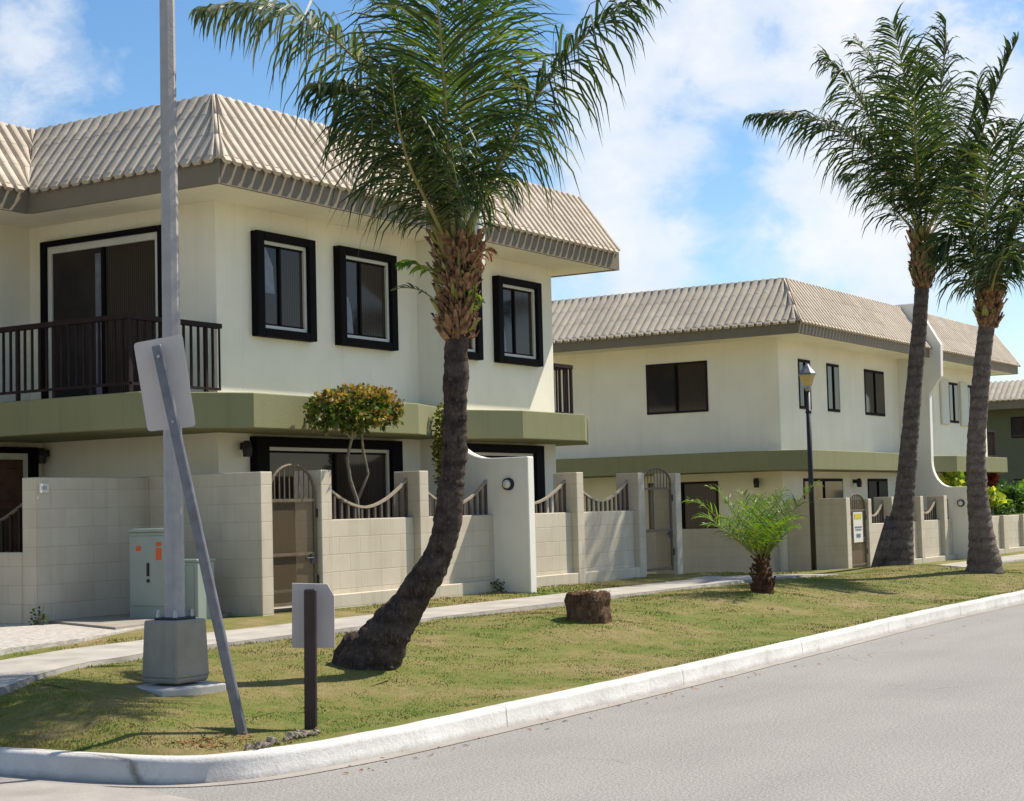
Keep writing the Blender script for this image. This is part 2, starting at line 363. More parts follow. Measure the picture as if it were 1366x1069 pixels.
# the path runs with the lawn on its left
def sweep(path, prof, name, mat, **kw):     # prof: (offset, z)
    rows = []
    for i, p in enumerate(path):
        a, b = path[max(i-1,0)], path[min(i+1,len(path)-1)]
        t = Vector((b[0]-a[0], b[1]-a[1])).normalized()
        rows.append([(p[0]-t.y*d, p[1]+t.x*d, z+(.006*mn.noise((p[0]*2,p[1]*2,z)) if d > .01 else 0)) for d, z in prof])
    n = len(prof); mb = MB()
    mb.add([q for r_ in rows for q in r_], [(i*n+j, (i+1)*n+j, (i+1)*n+j+1, i*n+j+1) for i in range(len(rows)-1) for j in range(n-1)])
    return mb.build(name, mat, **kw)
dense = []
for i in range(len(KP)-1):
    a, b = Vector(KP[i]), Vector(KP[i+1]); L = (b-a).length; k = max(1, int(L/.22)) if L < 8 else 12
    for j in range(k): dense.append(tuple(a.lerp(b, j/k)))
dense.append(KP[-1])
wob = [(p[0]+.010*mn.noise((p[0]*1.7,p[1]*1.7,3)), p[1]+.010*mn.noise((p[0]*1.7,p[1]*1.7,9))) for p in dense]
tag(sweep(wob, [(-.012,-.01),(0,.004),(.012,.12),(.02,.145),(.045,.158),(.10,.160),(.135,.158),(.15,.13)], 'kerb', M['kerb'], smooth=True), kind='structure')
gut = sweep(wob, [(-.11,.0045),(-.06,.006),(.0,.007)], 'gutter', M['gutter']); tag(gut, kind='structure')

g = MB(); g.add([(-900,-900,-.03),(1500,-900,-.03),(1500,1500,-.03),(-900,1500,-.03)], [(0,1,2,3)])
tag(g.build('ground', M['lawn']), kind='structure')
r_ = MB()
gx = sorted(set(list(np.linspace(-40,-4,12))+list(np.linspace(-3,30,60))+list(np.linspace(32,140,30))))
gy = sorted(set(list(np.linspace(-6,9,30))))
vs = [(x,y,0.0) for y in gy for x in gx]; nx = len(gx)
r_.add(vs, [(j*nx+i,j*nx+i+1,(j+1)*nx+i+1,(j+1)*nx+i) for j in range(len(gy)-1) for i in range(nx-1)])
r_.add([(-1.5,9,0),(7.9,9,0),(7.9,70,0),(-1.5,70,0)], [(0,1,2,3)])
tag(r_.build('road', M['asphalt']), kind='structure')
cn = MB(); cn.prism([(5.4,8.9),(5.4,6.2),(6.6,6.0),(7.25,6.55),(7.45,7.3),(7.44,8.9)], .001, .004)
tag(cn.build('concrete_apron', M['gutter']), kind='structure')

# lawn: rows swept inward from the kerb so its edge follows the curve
inner = offs(dense, .13)
rows = [0, .06, .15, .3, .5, .75, 1.05, 1.4, 1.8, 2.2, 2.6, 3.0, 3.4]
lw = MB(); vv = []
for d in rows:
    for (x, y) in offs(inner, d):
        vv.append((x, y, (hgt(x, y) if d > 0 else .150)+.012*mn.noise((x*3,y*3,0))+.02*mn.noise((x*.8,y*.8,5))*min(1,d*2)))
n = len(dense)
lw.add(vv, [(j*n+i,j*n+i+1,(j+1)*n+i+1,(j+1)*n+i) for j in range(len(rows)-1) for i in range(n-1)])
# remaining yard behind
xs = list(np.arange(9.5, 40, .5))+list(np.arange(40, 130, 5)); ys = list(np.arange(9.6, 15, .3))+[18, 24, 40, 60]
vs = [(x, y, hgt(x, y)-(.0 if y > 10.3 else .03)) for y in ys for x in xs]; nx = len(xs)
lw.add(vs, [(j*nx+i,j*nx+i+1,(j+1)*nx+i+1,(j+1)*nx+i) for j in range(len(ys)-1) for i in range(nx-1)])
tag(lw.build('lawn', M['lawn'], smooth=True), kind='structure')

# sidewalk: a slab following the terrain, bending towards the street corner at its left end
near = [(7.62,9.30),(8.0,9.46),(8.5,9.66),(9.1,9.93),(9.8,10.18),(10.6,10.33),(11.6,10.40),(13,10.42),(15,10.45),(18,10.5),(21,10.55),(24,10.55),(28,10.55),(33,10.6),(40,10.6),(60,10.6),(120,10.6)]
far_ = [(7.62,10.1),(8.0,10.28),(8.5,10.55),(9.1,10.83),(9.8,11.08),(10.6,11.32),(11.6,11.42),(13,11.44),(15,11.46),(18,11.48),(21,11.5),(24,11.5),(28,11.5),(33,11.5),(40,11.5),(60,11.5),(120,11.5)]
def sub(P):
    o = []
    for a, b in zip(P, P[1:]):
        k = 6 if b[0] < 40 else 12
        o += [tuple(Vector(a).lerp(Vector(b), j/k)) for j in range(k)]
    return o+[P[-1]]
NP, FP = sub(near), sub(far_)
def wz(p): 
    x = p[0]; return lerp(.47, .21, sm((x-23)/10)) - .055*sm((9.6-x)/1.6)
sw = MB(); side = MB(); vt = []; vside = []
for a, b in zip(NP, FP):
    z = wz(a); j = .02*mn.noise((a[0]*4,a[1]*4,1)) if a[0] < 11 else .006*mn.noise((a[0]*3,0,1))
    a = (a[0], a[1]+j); vt += [(a[0],a[1],z),(b[0],b[1],z+.005)]
    rough = .035*mn.noise((a[0]*9,a[1]*9,4)) if a[0] < 10.3 else 0
    vside += [(a[0],a[1],z-.002),(a[0],a[1]-.03+rough,z-.05+rough*.4),(a[0],a[1]-.012,z-.35)]
k = len(NP)
sw.add(vt, [(2*i,2*i+2,2*i+3,2*i+1) for i in range(k-1)])
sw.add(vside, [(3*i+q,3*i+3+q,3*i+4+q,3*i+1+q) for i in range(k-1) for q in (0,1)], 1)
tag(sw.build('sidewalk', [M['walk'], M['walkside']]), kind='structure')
gv = MB(); gp = [(8.2,10.95),(9.4,11.28),(10.3,11.62),(11.3,11.80),(12.2,12.15),(13.0,12.5),(12.9,13.2),(12.75,14.0),(12.75,18),(8.2,18)]
gv.prism(gp, .30, .512); tag(gv.build('gravel_patch', M['gravel']), kind='structure')
pd = MB(); pd.prism([(12.25,12.35),(14.40,12.75),(14.40,13.98),(12.9,13.98)], .30, .535); tag(pd.build('concrete_pad', M['concrete']), kind='structure')
pt = MB(); pt.box(14.64,24.5,12.75,13.58,.3,.51); tag(pt.build('patio', M['walk']), kind='structure')
th = MB()
th.box(14.66,15.46,11.52,12.3,.3,.462).box(23.5,24.5,11.56,12.3,.3,.47).box(32.2,33.2,11.56,12.3,.1,.235)
tag(th.build('entry_path', M['walk']), kind='structure')

# ------------------------------------------------------------------ building parts
def slope(mb, axis, a0, a1, sh0, sh1, e, zi, ridge, zr, outward, pitch_=.175, courses=3, amp=.05, mi=0):
    """Tiled slope. axis 'x': runs along X from a0 to a1 at Y=e (eave) up to Y=ridge; ends shift by sh0, sh1 at the ridge."""
    n = int(abs(a1-a0)*1.15/pitch_)+2; per = 8
    amin, amax = min(a0, a0+sh0), max(a1, a1+sh1); us = np.arange(amin, amax+pitch_/per, pitch_/per)
    nrm = Vector((ridge-e, zr-zi)).normalized(); nx_, nz_ = -nrm.y*math.copysign(1, ridge-e), abs(nrm.x)
    prof = [0,0,.85,1,1,1,.85,0]
    ts = []
    for cidx in range(courses):
        ts += [(cidx/courses, 1.0), ((cidx+1)/courses, .0)]
    rowsv = []
    def pt(u, t, off):
        lo = a0+sh0*t; hi = a1+sh1*t; uc = min(max(u, lo), hi)
        b = e+(ridge-e)*t + nx_*off; z = zi+(zr-zi)*t + nz_*off
        return (uc, b, z) if axis == 'x' else (b, uc, z)
    rowlist = [(0.0, None)]+ts
    V = []
    for (t, st) in rowlist:
        for i, u in enumerate(us):
            off = -.02 if st is None else prof[i % per]*amp + .003*st
            V.append(pt(u, t, off))
    m = len(us); fs = []
    for j in range(len(rowlist)-1):
        for i in range(m-1):
            q = (j*m+i, j*m+i+1, (j+1)*m+i+1, (j+1)*m+i)
            if len({tuple(round(c_,5) for c_ in V[w]) for w in q}) >= 3: fs.append(q)
    mb.add(V, fs, mi)
    # tile tails: the ribs run a little past the fascia
    k0 = int((a1-a0)/pitch_)+2
    for r_i in range(k0):
        u0 = amin+pitch_*r_i+pitch_*.22; u1 = u0+pitch_*.58
        if u0 < min(a0,a0) or u1 > a1: continue
        vs = []
        for t in (-.06, .004):
            for u, off in ((u0,-.004),(u1,-.004),(u1,amp*.9),(u0,amp*.9)):
                b = e+(ridge-e)*t + nx_*off; z = zi+(zr-zi)*t + nz_*off
                vs.append((u,b,z) if axis == 'x' else (b,u,z))
        mb.add(vs, [(0,1,2,3),(4,7,6,5),(0,4,5,1),(1,5,6,2),(2,6,7,3),(3,7,4,0)], mi)

def window_x(root, x0, x1, z0, z1, y, style='box', split=.42, name='window', bw=.135):
    """Window in a wall facing -Y at plane y. box: deep black surround with white frame; plain: thin dark frame."""
    if style == 'box':
        f = MB(); b, d = bw, .11
        f.box(x0,x0+b,y-d,y+.02,z0,z1); f.box(x1-b,x1,y-d,y+.02,z0,z1)
        bt = min(b*.75,.12); f.box(x0+b,x1-b,y-d,y+.02,z1-bt,z1); f.box(x0+b,x1-b,y-d,y+.02,z0,z0+bt)
        w = f.build(name, M['frame'], root, bevel=.008)
        i0, i1, j0, j1 = x0+b, x1-b, z0+bt, z1-bt
        fr = MB(); t = .045
        fr.box(i0,i0+t,y-.055,y+.01,j0,j1); fr.box(i1-t,i1,y-.055,y+.01,j0,j1)
        fr.box(i0+t,i1-t,y-.055,y+.01,j1-t,j1); fr.box(i0+t,i1-t,y-.06,y+.01,j0,j0+t)
        fr.build('frame', M['white'], w, bevel=.004)
        i0 += t; i1 -= t; j0 += t; j1 -= t
    else:
        f = MB(); t = .035; d = .02
        f.box(x0,x0+t,y-d,y+.02,z0,z1); f.box(x1-t,x1,y-d,y+.02,z0,z1); f.box(x0+t,x1-t,y-d,y+.02,z1-t,z1); f.box(x0+t,x1-t,y-d,y+.02,z0,z0+t)
        w = f.build(name, M['rail'], root)
        i0, i1, j0, j1 = x0+t, x1-t, z0+t, z1-t
    xm = i0+(i1-i0)*split
    MB().box(i0, xm, y-.012, y-.004, j0, j1).build('pane', M['glass'], w)
    MB().box(xm, i1, y-.022, y-.014, j0, j1).build('pane', M['pane_tone'], w)
    s_ = MB(); s_.box(xm-.02, xm+.02, y-.035, y-.006, j0, j1); s_.box(i0,i1,y-.03,y-.024,j0,j0+.025); s_.box(i0,i1,y-.03,y-.024,j1-.025,j1)
    s_.build('sash', M['frame'], w); return w
def window_y(root, y0, y1, z0, z1, x, style='plain', split=.5, name='window'):
    """Window in a wall facing -X at plane x."""
    if style == 'box':
        f = MB(); b, d = .10, .09
        f.box(x-d,x+.02,y0,y0+b,z0,z1); f.box(x-d,x+.02,y1-b,y1,z0,z1); f.box(x-d,x+.02,y0+b,y1-b,z1-b*.7,z1)
        w = f.build(name, M['frame'], root, bevel=.008); i0,i1,j0,j1 = y0+b,y1-b,z0,z1-b*.7
        fr = MB(); t = .07
        fr.box(x-.05,x+.01,i0,i0+t,j0,j1); fr.box(x-.05,x+.01,i1-t,i1,j0,j1); fr.box(x-.05,x+.01,i0+t,i1-t,j1-t*1.3,j1)
        fr.build('frame', M['white'], w, bevel=.004); i0+=t; i1-=t; j1-=t*1.3
    else:
        f = MB(); t = .045; d = .02
        f.box(x-d,x+.02,y0,y0+t,z0,z1); f.box(x-d,x+.02,y1-t,y1,z0,z1); f.box(x-d,x+.02,y0+t,y1-t,z1-t,z1); f.box(x-d,x+.02,y0+t,y1-t,z0,z0+t)
        w = f.build(name, M['rail'], root); i0,i1,j0,j1 = y0+t,y1-t,z0+t,z1-t
    ym = i0+(i1-i0)*split
    MB().box(x-.012,x-.004,i0,ym,j0,j1).build('pane', M['pane_tone'], w)
    MB().box(x-.022,x-.014,ym,i1,j0,j1).build('pane', M['glass'], w)
    MB().box(x-.04,x-.006,ym-.03,ym+.03,j0,j1).build('sash', M['frame'], w); return w

def party_wall(root, x0, x1, dz, g0, top):
    poly = [(14.2,g0)]
    poly += [(11.86,g0),(11.86,2.29+dz)]
    cy, rr, rz = (12.46, .62, .5) if dz == 0 else (12.42, .44, .6)
    cz = 2.29+dz+rz; poly += [(cy,2.29+dz)]
    for k in range(1, 9):
        a = k/8*math.pi/2; poly.append((cy+rr*math.sin(a), cz-rz*math.cos(a)))
    poly += [(cy+rr-.02,4.45+dz),(12.55,4.86+dz),(12.53,5.60+dz),(12.98,6.40+dz),(13.10,top),(14.2,top)]
    mb = MB(); mb.prism(poly, x0, x1, 'x'); return mb.build('party_wall', M['finwall'], root, bevel=.012, fixn=True)

def round_lamp(root, x, y, z):            # bulkhead lamp on a wall facing -X
    mb = MB()
    mb.tube([(x-.0,y,z),(x-.05,y,z)], [.085,.08], 20); w = mb.build('bulkhead_lamp', M['black'], root, smooth=False)
    m2 = MB(); m2.tube([(x-.05,y,z),(x-.085,y,z),(x-.10,y,z)], [.06,.05,.02], 16); m2.build('lens', M['white'], w, smooth=True)
def wall_lamp(root, x, y, z, nx_=-1, ny_=0):
    mb = MB(); mb.box(x-.05,x+.05,y-.04,y+.04,z-.03,z+.05)
    cx, cy = x+nx_*.11, y+ny_*.11
    mb.tube([(x,y,z+.02),(cx,cy,z+.05)], .018, 6)
    mb.tube([(cx,cy,z+.07),(cx,cy,z-.02),(cx,cy,z-.12)], [.04,.062,.05], 10)
    return mb.build('wall_lamp', M['black'], root)

# ------------------------------------------------------------------ HOUSE 1 (near)
H1 = empty('two_storey_house', (15.17,13.59,.45), 'cream two storey house nearest the camera, with brown balcony railing and black framed windows', 'house', 'cream houses with mansard tile roofs')
w = MB()
w.box(15.17,22.94,13.59,22.5,2.7,5.37); w.box(15.17,22.94,13.592,22.5,.3,2.70)
w.box(9.0,15.17,16.75,22.5,2.7,5.37); w.box(9.0,15.17,16.55,22.5,.3,2.70)
w.build('wall', M['stucco'], H1)
party_wall(H1, 19.28, 19.44, 0, .3, 6.62)
b = MB()
b.prism([(13.60,16.75),(13.60,13.33),(14.74,12.67),(17.95,12.67),(19.28,13.12),(19.28,13.8),(15.4,13.8),(15.4,16.75)], 2.585, 2.985)
b.prism([(19.44,13.8),(19.44,13.12),(20.5,12.67),(22.27,12.67),(23.62,13.38),(23.62,17.2),(22.6,17.2),(22.6,13.8)], 2.585, 2.985)
b.build('floor_band', M['band'], H1, bevel=.01)
rf = MB()
slope(rf, 'x', 14.35, 23.71, .73, 0, 12.79, 5.62, 13.50, 6.56, -1)
slope(rf, 'y', 12.80, 15.81, .70, .74, 14.34, 5.62, 15.08, 6.56, -1)
slope(rf, 'x', 9.0, 14.31, 0, .77, 15.84, 5.62, 16.55, 6.56, -1)
roof = rf.build('roof', M['tile'], H1)
rt_ = MB(); rt_.prism([(15.1,13.55),(23.70,13.55),(23.70,23.0),(9.0,23.0),(9.0,16.6),(15.1,16.6)], 5.5, 6.52); rt_.build('roof_core', M['tile'], roof)
cp = MB()
def capline(mb, p, q, r0=.03, step=.42):
    p, q = Vector(p), Vector(q); L = (q-p).length; k = max(1, int(L/step))
    for i in range(k):
        a, b_ = p.lerp(q, i/k), p.lerp(q, (i+1)/k+.01); mb.tube([a, b_], [r0, r0*.86], 8)
capline(cp, (14.32,12.77,5.63), (15.08,13.5,6.57), .024); capline(cp, (15.08,13.5,6.565), (23.70,13.5,6.565)); capline(cp, (15.08,13.5,6.565), (15.08,16.55,6.565)); capline(cp, (9,16.55,6.565), (15.08,16.55,6.565))
cp.build('ridge_cap', M['tile'], roof, smooth=True)
fa = MB()
fa.box(14.40,23.70,12.80,12.84,5.33,5.63); fa.box(14.35,14.39,12.80,15.85,5.33,5.63); fa.box(9.0,14.35,15.85,15.89,5.33,5.63); fa.box(23.70,23.74,12.80,23,5.33,5.63)
fa.prism([(12.84,5.63),(13.5,6.5),(23,6.5),(23,5.63)], 23.70, 23.74, 'x')
fa.build('fascia', M['fascia'], H1)
so = MB(); so.prism([(9.0,15.89),(14.39,15.89),(14.39,12.84),(23.70,12.84),(23.70,23.0),(9.0,23.0)], 5.345, 5.39); so.build('soffit', M['stucco'], H1)
M['pale_patch'] = basic('pale_pane_patch', (.16,.17,.21), .15, .25, 5, spec=.3)  # pale blue-grey for the small patches laid over some panes
for x0, x1, sp, cu in ((15.80,16.93,.42,(16.00,16.22,4.32,4.88)),(17.42,18.68,.38,(17.64,17.80,3.93,4.42)),(19.52,20.78,.45,None),(21.22,22.47,.42,(21.42,21.55,3.93,4.40))):
    ww = window_x(H1, x0, x1, 3.77, 5.06, 13.59, 'box', sp)
    if cu: MB().prism([(cu[0],cu[2]),(cu[1],cu[2]),(cu[1]-.03,lerp(cu[2],cu[3],.6)),(cu[0]+.06,cu[3]),(cu[0],cu[3])], 13.574, 13.577, 'y').build('pane_tone', M['pale_patch'], ww)  # pale patch set just in front of the opaque left pane
# balcony door (wall facing -X) and ground-floor sliding doors
bd = window_y(H1, 14.35, 16.47, 3.0, 5.13, 15.17, 'box', .5, 'balcony_door'); MB().box(15.142,15.146,15.45,15.55,3.05,4.9).build('pane_tone', M['pale_patch'], bd)  # narrow blue-grey upright strip just in front of the door pane
for x0, x1 in ((15.73,18.72),(19.50,22.42)):
    window_x(H1, x0, x1, .52, 2.55, 13.59, 'box', .55, name='sliding_door', bw=.24)
# wooden entrance door on the wing
dr = MB(); dr.box(13.3,15.0,16.42,16.56,.5,2.52); d0 = dr.build('door_frame', M['frame'], H1, bevel=.006)
MB().box(13.44,14.80,16.40,16.415,.5,2.44).build('door_trim', M['white'], d0)
dd = MB(); dd.box(13.52,14.10,16.37,16.40,.5,2.36); dd.box(14.14,14.70,16.37,16.40,.5,2.36)
for xa in (13.60,14.22):
    for za, zb in ((.65,1.2),(1.3,1.75),(1.85,2.25)):
        dd.box(xa,xa+.40,16.352,16.37,za,zb)
dd.build('door_leaf', M['wood'], d0, bevel=.006)
def railing(root, p, q, z0, z1, mat, step=.118, post=5, name='balcony_railing'):
    p, q = Vector(p), Vector(q); L = (q-p).length; t = (q-p)/L; nrm = Vector((-t.y, t.x))
    mb = MB()
    def bar(a, b_, w_, za, zb):
        A, B = p+t*a, p+t*b_; o = nrm*w_/2
        mb.add([(A.x-o.x,A.y-o.y,za),(B.x-o.x,B.y-o.y,za),(B.x+o.x,B.y+o.y,za),(A.x+o.x,A.y+o.y,za),(A.x-o.x,A.y-o.y,zb),(B.x-o.x,B.y-o.y,zb),(B.x+o.x,B.y+o.y,zb),(A.x+o.x,A.y+o.y,zb)],
               [(0,3,2,1),(4,5,6,7),(0,1,5,4),(1,2,6,5),(2,3,7,6),(3,0,4,7)])
    bar(0, L, .085, z1-.055, z1); bar(0, L, .03, z0+.09, z0+.12)
    k = int(L/step)
    for i in range(k+1):
        a = i*L/k; ps = i % post == 0
        wd = .04 if ps else .024
        bar(max(0,a-wd/2), min(L,a+wd/2), wd, z0 if ps else z0+.115, z1-.05)
    return mb.build(name, mat, root)
railing(H1, (13.66,13.50), (13.66,16.72), 2.985, 3.86, M['rail'])
railing(H1, (13.70,13.54), (15.16,13.54), 2.985, 3.86, M['rail'])
railing(H1, (22.96,13.62), (23.52,13.62), 2.985, 3.86, M['rail'], .10)
railing(H1, (23.56,13.62), (23.56,17.1), 2.985, 3.86, M['rail'])
wall_lamp(H1, 15.60,13.55,2.42, -.6, -.8); wall_lamp(H1, 15.12,16.45,2.44, -.9,-.5)
round_lamp(H1, 19.28, 12.16, 1.93)

# ------------------------------------------------------------------ HOUSE 2
H2 = empty('two_storey_house', (31.78,13.59,.2), 'cream two storey house second from the camera, behind the street lantern and the tall palm', 'house', 'cream houses with mansard tile roofs')
w = MB(); w.box(31.78,45.7,13.59,23,2.3,4.92); w.box(31.78,45.7,13.592,23,.1,2.3); w.build('wall', M['stucco'], H2)
party_wall(H2, 38.80, 38.98, -.44, .1, 6.17)
b = MB()
b.prism([(30.45,19.5),(30.45,13.30),(31.0,12.70),(36.5,12.70),(38.80,13.35),(38.80,13.9),(32.0,13.9),(32.0,19.5)], 2.215, 2.60)
b.prism([(38.98,13.9),(38.98,13.3),(40.2,12.70),(44.4,12.70),(46.6,13.5),(46.6,18),(45.5,18),(45.5,13.9)], 2.215, 2.60)
b.build('floor_band', M['band'], H2, bevel=.01)
rf = MB()
slope(rf, 'x', 30.97, 46.17, 1.05, 0, 12.79, 5.12, 13.50, 6.09, -1)
slope(rf, 'y', 12.80, 21.0, .70, 0, 30.96, 5.12, 32.02, 6.09, -1)
roof = rf.build('roof', M['tile'], H2)
MB().prism([(32.05,13.55),(46.1,13.55),(46.1,23),(32.05,23)], 5.0, 6.05).build('roof_core', M['tile'], roof)
cp = MB(); capline(cp, (30.94,12.77,5.13), (32.02,13.5,6.10), .024); capline(cp, (32.02,13.5,6.095), (46.15,13.5,6.095)); capline(cp, (32.02,13.5,6.095), (32.02,21,6.095))
cp.build('ridge_cap', M['tile'], roof, smooth=True)
fa = MB(); fa.box(31.01,46.1,12.80,12.84,4.87,5.13); fa.box(30.97,31.01,12.80,21.5,4.87,5.13); fa.box(46.1,46.14,12.80,23,4.87,5.13)
fa.prism([(12.84,5.13),(13.5,6.0),(23,6.0),(23,5.13)], 46.10, 46.14, 'x')
fa.build('fascia', M['fascia'], H2)
MB().prism([(31.01,12.84),(46.1,12.84),(46.1,23),(31.01,23)], 4.885, 4.925).build('soffit', M['stucco'], H2)
for x0, x1 in ((32.79,33.41),(34.34,35.02),(36.58,37.82),(42.55,43.30),(44.05,44.80)):
    window_x(H2, x0, x1, 3.50, 4.53, 13.59, 'plain', .5)
for x0 in (40.6,41.85,43.42,44.95): MB().box(x0,x0+.57,13.53,13.585,3.44,4.58).build('shutter', M['white'], H2, bevel=.01)
window_y(H2, 15.16, 16.57, 3.49, 4.54, 31.78); window_y(H2, 15.0, 16.6, 1.07, 2.06, 31.78)
for x0, x1, z0 in ((32.85,35.01,.25),(36.55,37.8,.25)): window_x(H2, x0, x1, z0, 2.07, 13.59, 'plain', .5, name='sliding_door')
wall_lamp(H2, 31.74,14.14,2.02,-.8,-.4); wall_lamp(H2, 35.7,13.55,2.0,-.3,-.9)
round_lamp(H2, 38.80, 12.20, 1.47)
railing(H2, (45.75,13.62), (46.5,13.62), 2.6, 3.4, M['rail'], .12)
# ------------------------------------------------------------------ HOUSE 3 (far right)
H3 = empty('two_storey_house', (60.8,13.6,.2), 'olive green house with grey mansard roof at the far right edge', 'house')
MB().box(60.8,72,12.0,30,0,4.75).build('wall', M['olive'], H3)
rf = MB(); slope(rf, 'y', 11.2, 30, .8, 0, 59.95, 4.98, 60.9, 5.68, -1, .2); roof = rf.build('roof', M['tile'], H3)
MB().box(60.92,72,12.0,30,4.9,5.62).build('roof_core', M['tile'], roof)
MB().box(60.0,60.05,11.2,30,4.66,4.98).build('fascia', M['fascia'], H3)
MB().box(60.05,72,11.2,30,4.70,4.74).build('soffit', M['olive'], H3)
window_y(H3, 15.6, 17.2, 3.65, 4.40, 60.8); window_y(H3, 15.2, 17.2, 1.2, 2.2, 60.8)
window_y(H3, 19.5, 21.2, 3.65, 4.40, 60.8)

# ------------------------------------------------------------------ FENCES
def swoop(root, x0, x1, y, zl, ze, zm, lowend=None):
    """Railing between two pillars: handrail sagging to zm in the middle, flat bars below."""
    mb = MB(); cap = MB(); k = 24; prev = []
    def zz(t): 
        u = (2*t-1); return zm+(ze-zm)*abs(u)**1.8
    for i in range(k+1):
        t = i/k; prev.append((lerp(x0,x1,t), y, zz(t)))
    for a, b_ in zip(prev, prev[1:]):
        cap.add([(a[0],y-.02,a[2]-.008),(b_[0],y-.02,b_[2]-.008),(b_[0],y+.02,b_[2]-.008),(a[0],y+.02,a[2]-.008),(a[0],y-.02,a[2]+.022),(b_[0],y-.02,b_[2]+.022),(b_[0],y+.02,b_[2]+.022),(a[0],y+.02,a[2]+.022)],
                [(0,3,2,1),(4,5,6,7),(0,1,5,4),(1,2,6,5),(2,3,7,6),(3,0,4,7)])
    nb = max(3, int((x1-x0)/.135))
    for i in range(nb+1):
        t = i/nb; x = lerp(x0+.02, x1-.02, t); mb.box(x-.018,x+.018,y-.014,y+.014,zl-.02,zz(t)-.005)
    mb.add(cap.v, cap.f, 1); mb.build('railing', [M['fbar'], M['fcap']], root)
YF = 12.42
def mk_gate(x0, x1, z0, zs, zt, label, sign=False, group=None):
    """Arched gate between posts x0..x1: springing zs, crown zt."""
    y = YF-.02; g_ = empty('metal_gate', ((x0+x1)/2, y, z0), label, 'gate', group)
    xm, hw = (x0+x1)/2, (x1-x0)/2-.03
    f = MB(); f.tube([(x0+.03,y,z0+.06),(x0+.03,y,zs)], .022, 6); f.tube([(x1-.03,y,z0+.06),(x1-.03,y,zs)], .022, 6)
    arc = [(xm-hw*math.cos(math.pi*i/16), y, zs+(zt-zs)*math.sin(math.pi*i/16)) for i in range(17)]
    f.tube(arc, .018, 6)
    f.build('gate_frame', M['gatebar'], g_)
    hz = MB()
    for z in (z0+.10, lerp(z0,zs,.48), zs-.10): hz.box(x0+.04,x1-.04,y-.022,y-.004,z-.016,z+.016)
    hz.build('cross_bar', M['gatebar'], g_)
    sc = MB(); sc.add([(x0+.04,y+.012,z0+.07),(x1-.04,y+.012,z0+.07),(x1-.04,y+.012,zs-.08),(x0+.04,y+.012,zs-.08)], [(0,1,2,3)])
    sc.add([(x0+.04,y+.013,zs-.08),(x1-.04,y+.013,zs-.08)]+[(a_[0],y+.013,a_[2]-.01) for a_ in reversed(arc[1:-1])], [tuple(range(17))]) if sign or True and z0 < .3 else None; sc.build('screen', M['screen'], g_)
    pk = MB(); n_ = 9
    for i in range(1, n_):
        x = lerp(x0+.03, x1-.03, i/n_); t = (x-xm)/hw
        pk.box(x-.006,x+.006,y-.002,y+.010,zs-.10,zs+(zt-zs)*math.sqrt(max(0,1-t*t))-.01)
    pk.build('picket', M['gatebar'], g_)
    lk = MB(); zl_ = lerp(z0,zs,.44); lk.box(x1-.14,x1-.05,y-.035,y-.022,zl_-.06,zl_+.05); lk.tube([(x1-.11,y-.04,zl_),(x1-.24,y-.04,zl_)], .012, 6); lk.build('latch', M['black'], g_)
    hg = MB()
    for z in (z0+.35, zs-.25): hg.box(x1-.03,x1+.0,y-.03,y+.02,z-.05,z+.05)
    hg.build('hinge', M['black'], g_)
    return g_

fence1 = empty('block_fence', (14.53,12.42,.5), 'beige block wall with pillars and sagging railings in front of the nearest house', 'fence')
lo = MB(); g1 = .30
for x0, x1 in ((15.69,17.45),(17.65,19.28),(19.44,21.37),(21.57,23.27)):
    lo.box(x0,x1,YF,YF+.17,g1,1.53)
    lo.box(x0,x1,YF-.09,YF,g1,.66)
lo.build('low_wall', M['block'], fence1, bevel=.008)
for x0 in (15.49,17.45,21.37,23.27,24.52): MB().box(x0,x0+.20,12.325,12.72,g1,2.105).build('pillar', M['block'], fence1, bevel=.008)
MB().box(14.43,14.63,12.325,14.19,g1,2.08).build('side_wall', M['block'], fence1, bevel=.008)
MB().box(12.72,14.43,13.99,14.19,g1,2.065).build('return_wall', M['block'], fence1, bevel=.008)
MB().box(12.722,12.92,14.19,17.5,g1,1.27).build('low_wall', M['block'], fence1, bevel=.008)
swoop(fence1, 15.69, 17.45, 12.52, 1.53, 2.0, 1.66); swoop(fence1, 17.65, 19.28, 12.52, 1.53, 1.98, 1.66)
swoop(fence1, 19.44, 21.37, 12.52, 1.53, 1.98, 1.66); swoop(fence1, 21.57, 23.27, 12.52, 1.53, 1.98, 1.68)
# grille above the far left low wall
gr = MB(); hr = MB(); pv = None
for i in range(17):
    t = i/16; y = lerp(14.2,16.4,t); z = 1.47+.36*abs(2*t-1)**1.8
    if pv: hr.tube([pv,(12.82,y,z)], .02, 6)
    pv = (12.82,y,z); gr.box(12.805,12.835,y-.016,y+.016,1.25,z)
gq = gr.build('railing', M['rail'], fence1); hr.build('handrail', M['fbar'], gq)
# house number plaque
pl = MB(); pl.box(12.77,12.90,13.975,13.988,1.90,2.00); pq = pl.build('number_plaque', M['white'], fence1)
def text_part(body, size, loc, rot, mat, parent, name):
    cu = bpy.data.curves.new(name, 'FONT'); cu.body = body; cu.size = size; cu.extrude = .001; cu.align_x = 'CENTER'; cu.align_y = 'CENTER'
    tmp = bpy.data.objects.new(name, cu); col.objects.link(tmp)
    dg = bpy.context.evaluated_depsgraph_get(); me = bpy.data.meshes.new_from_object(tmp.evaluated_get(dg))
    bpy.data.objects.remove(tmp)
    me.transform(Matrix.Translation(Vector(loc)-root_of(parent)) @ rot.to_4x4()); me.materials.clear(); me.materials.append(mat)
    o = bpy.data.objects.new(name, me); col.objects.link(o); o.parent = parent; return o
ROT_U = Matrix.Rotation(R(90), 3, 'X')
M['ink'] = basic('blue_grey_ink', (.12,.14,.2), .6, .1, 10)
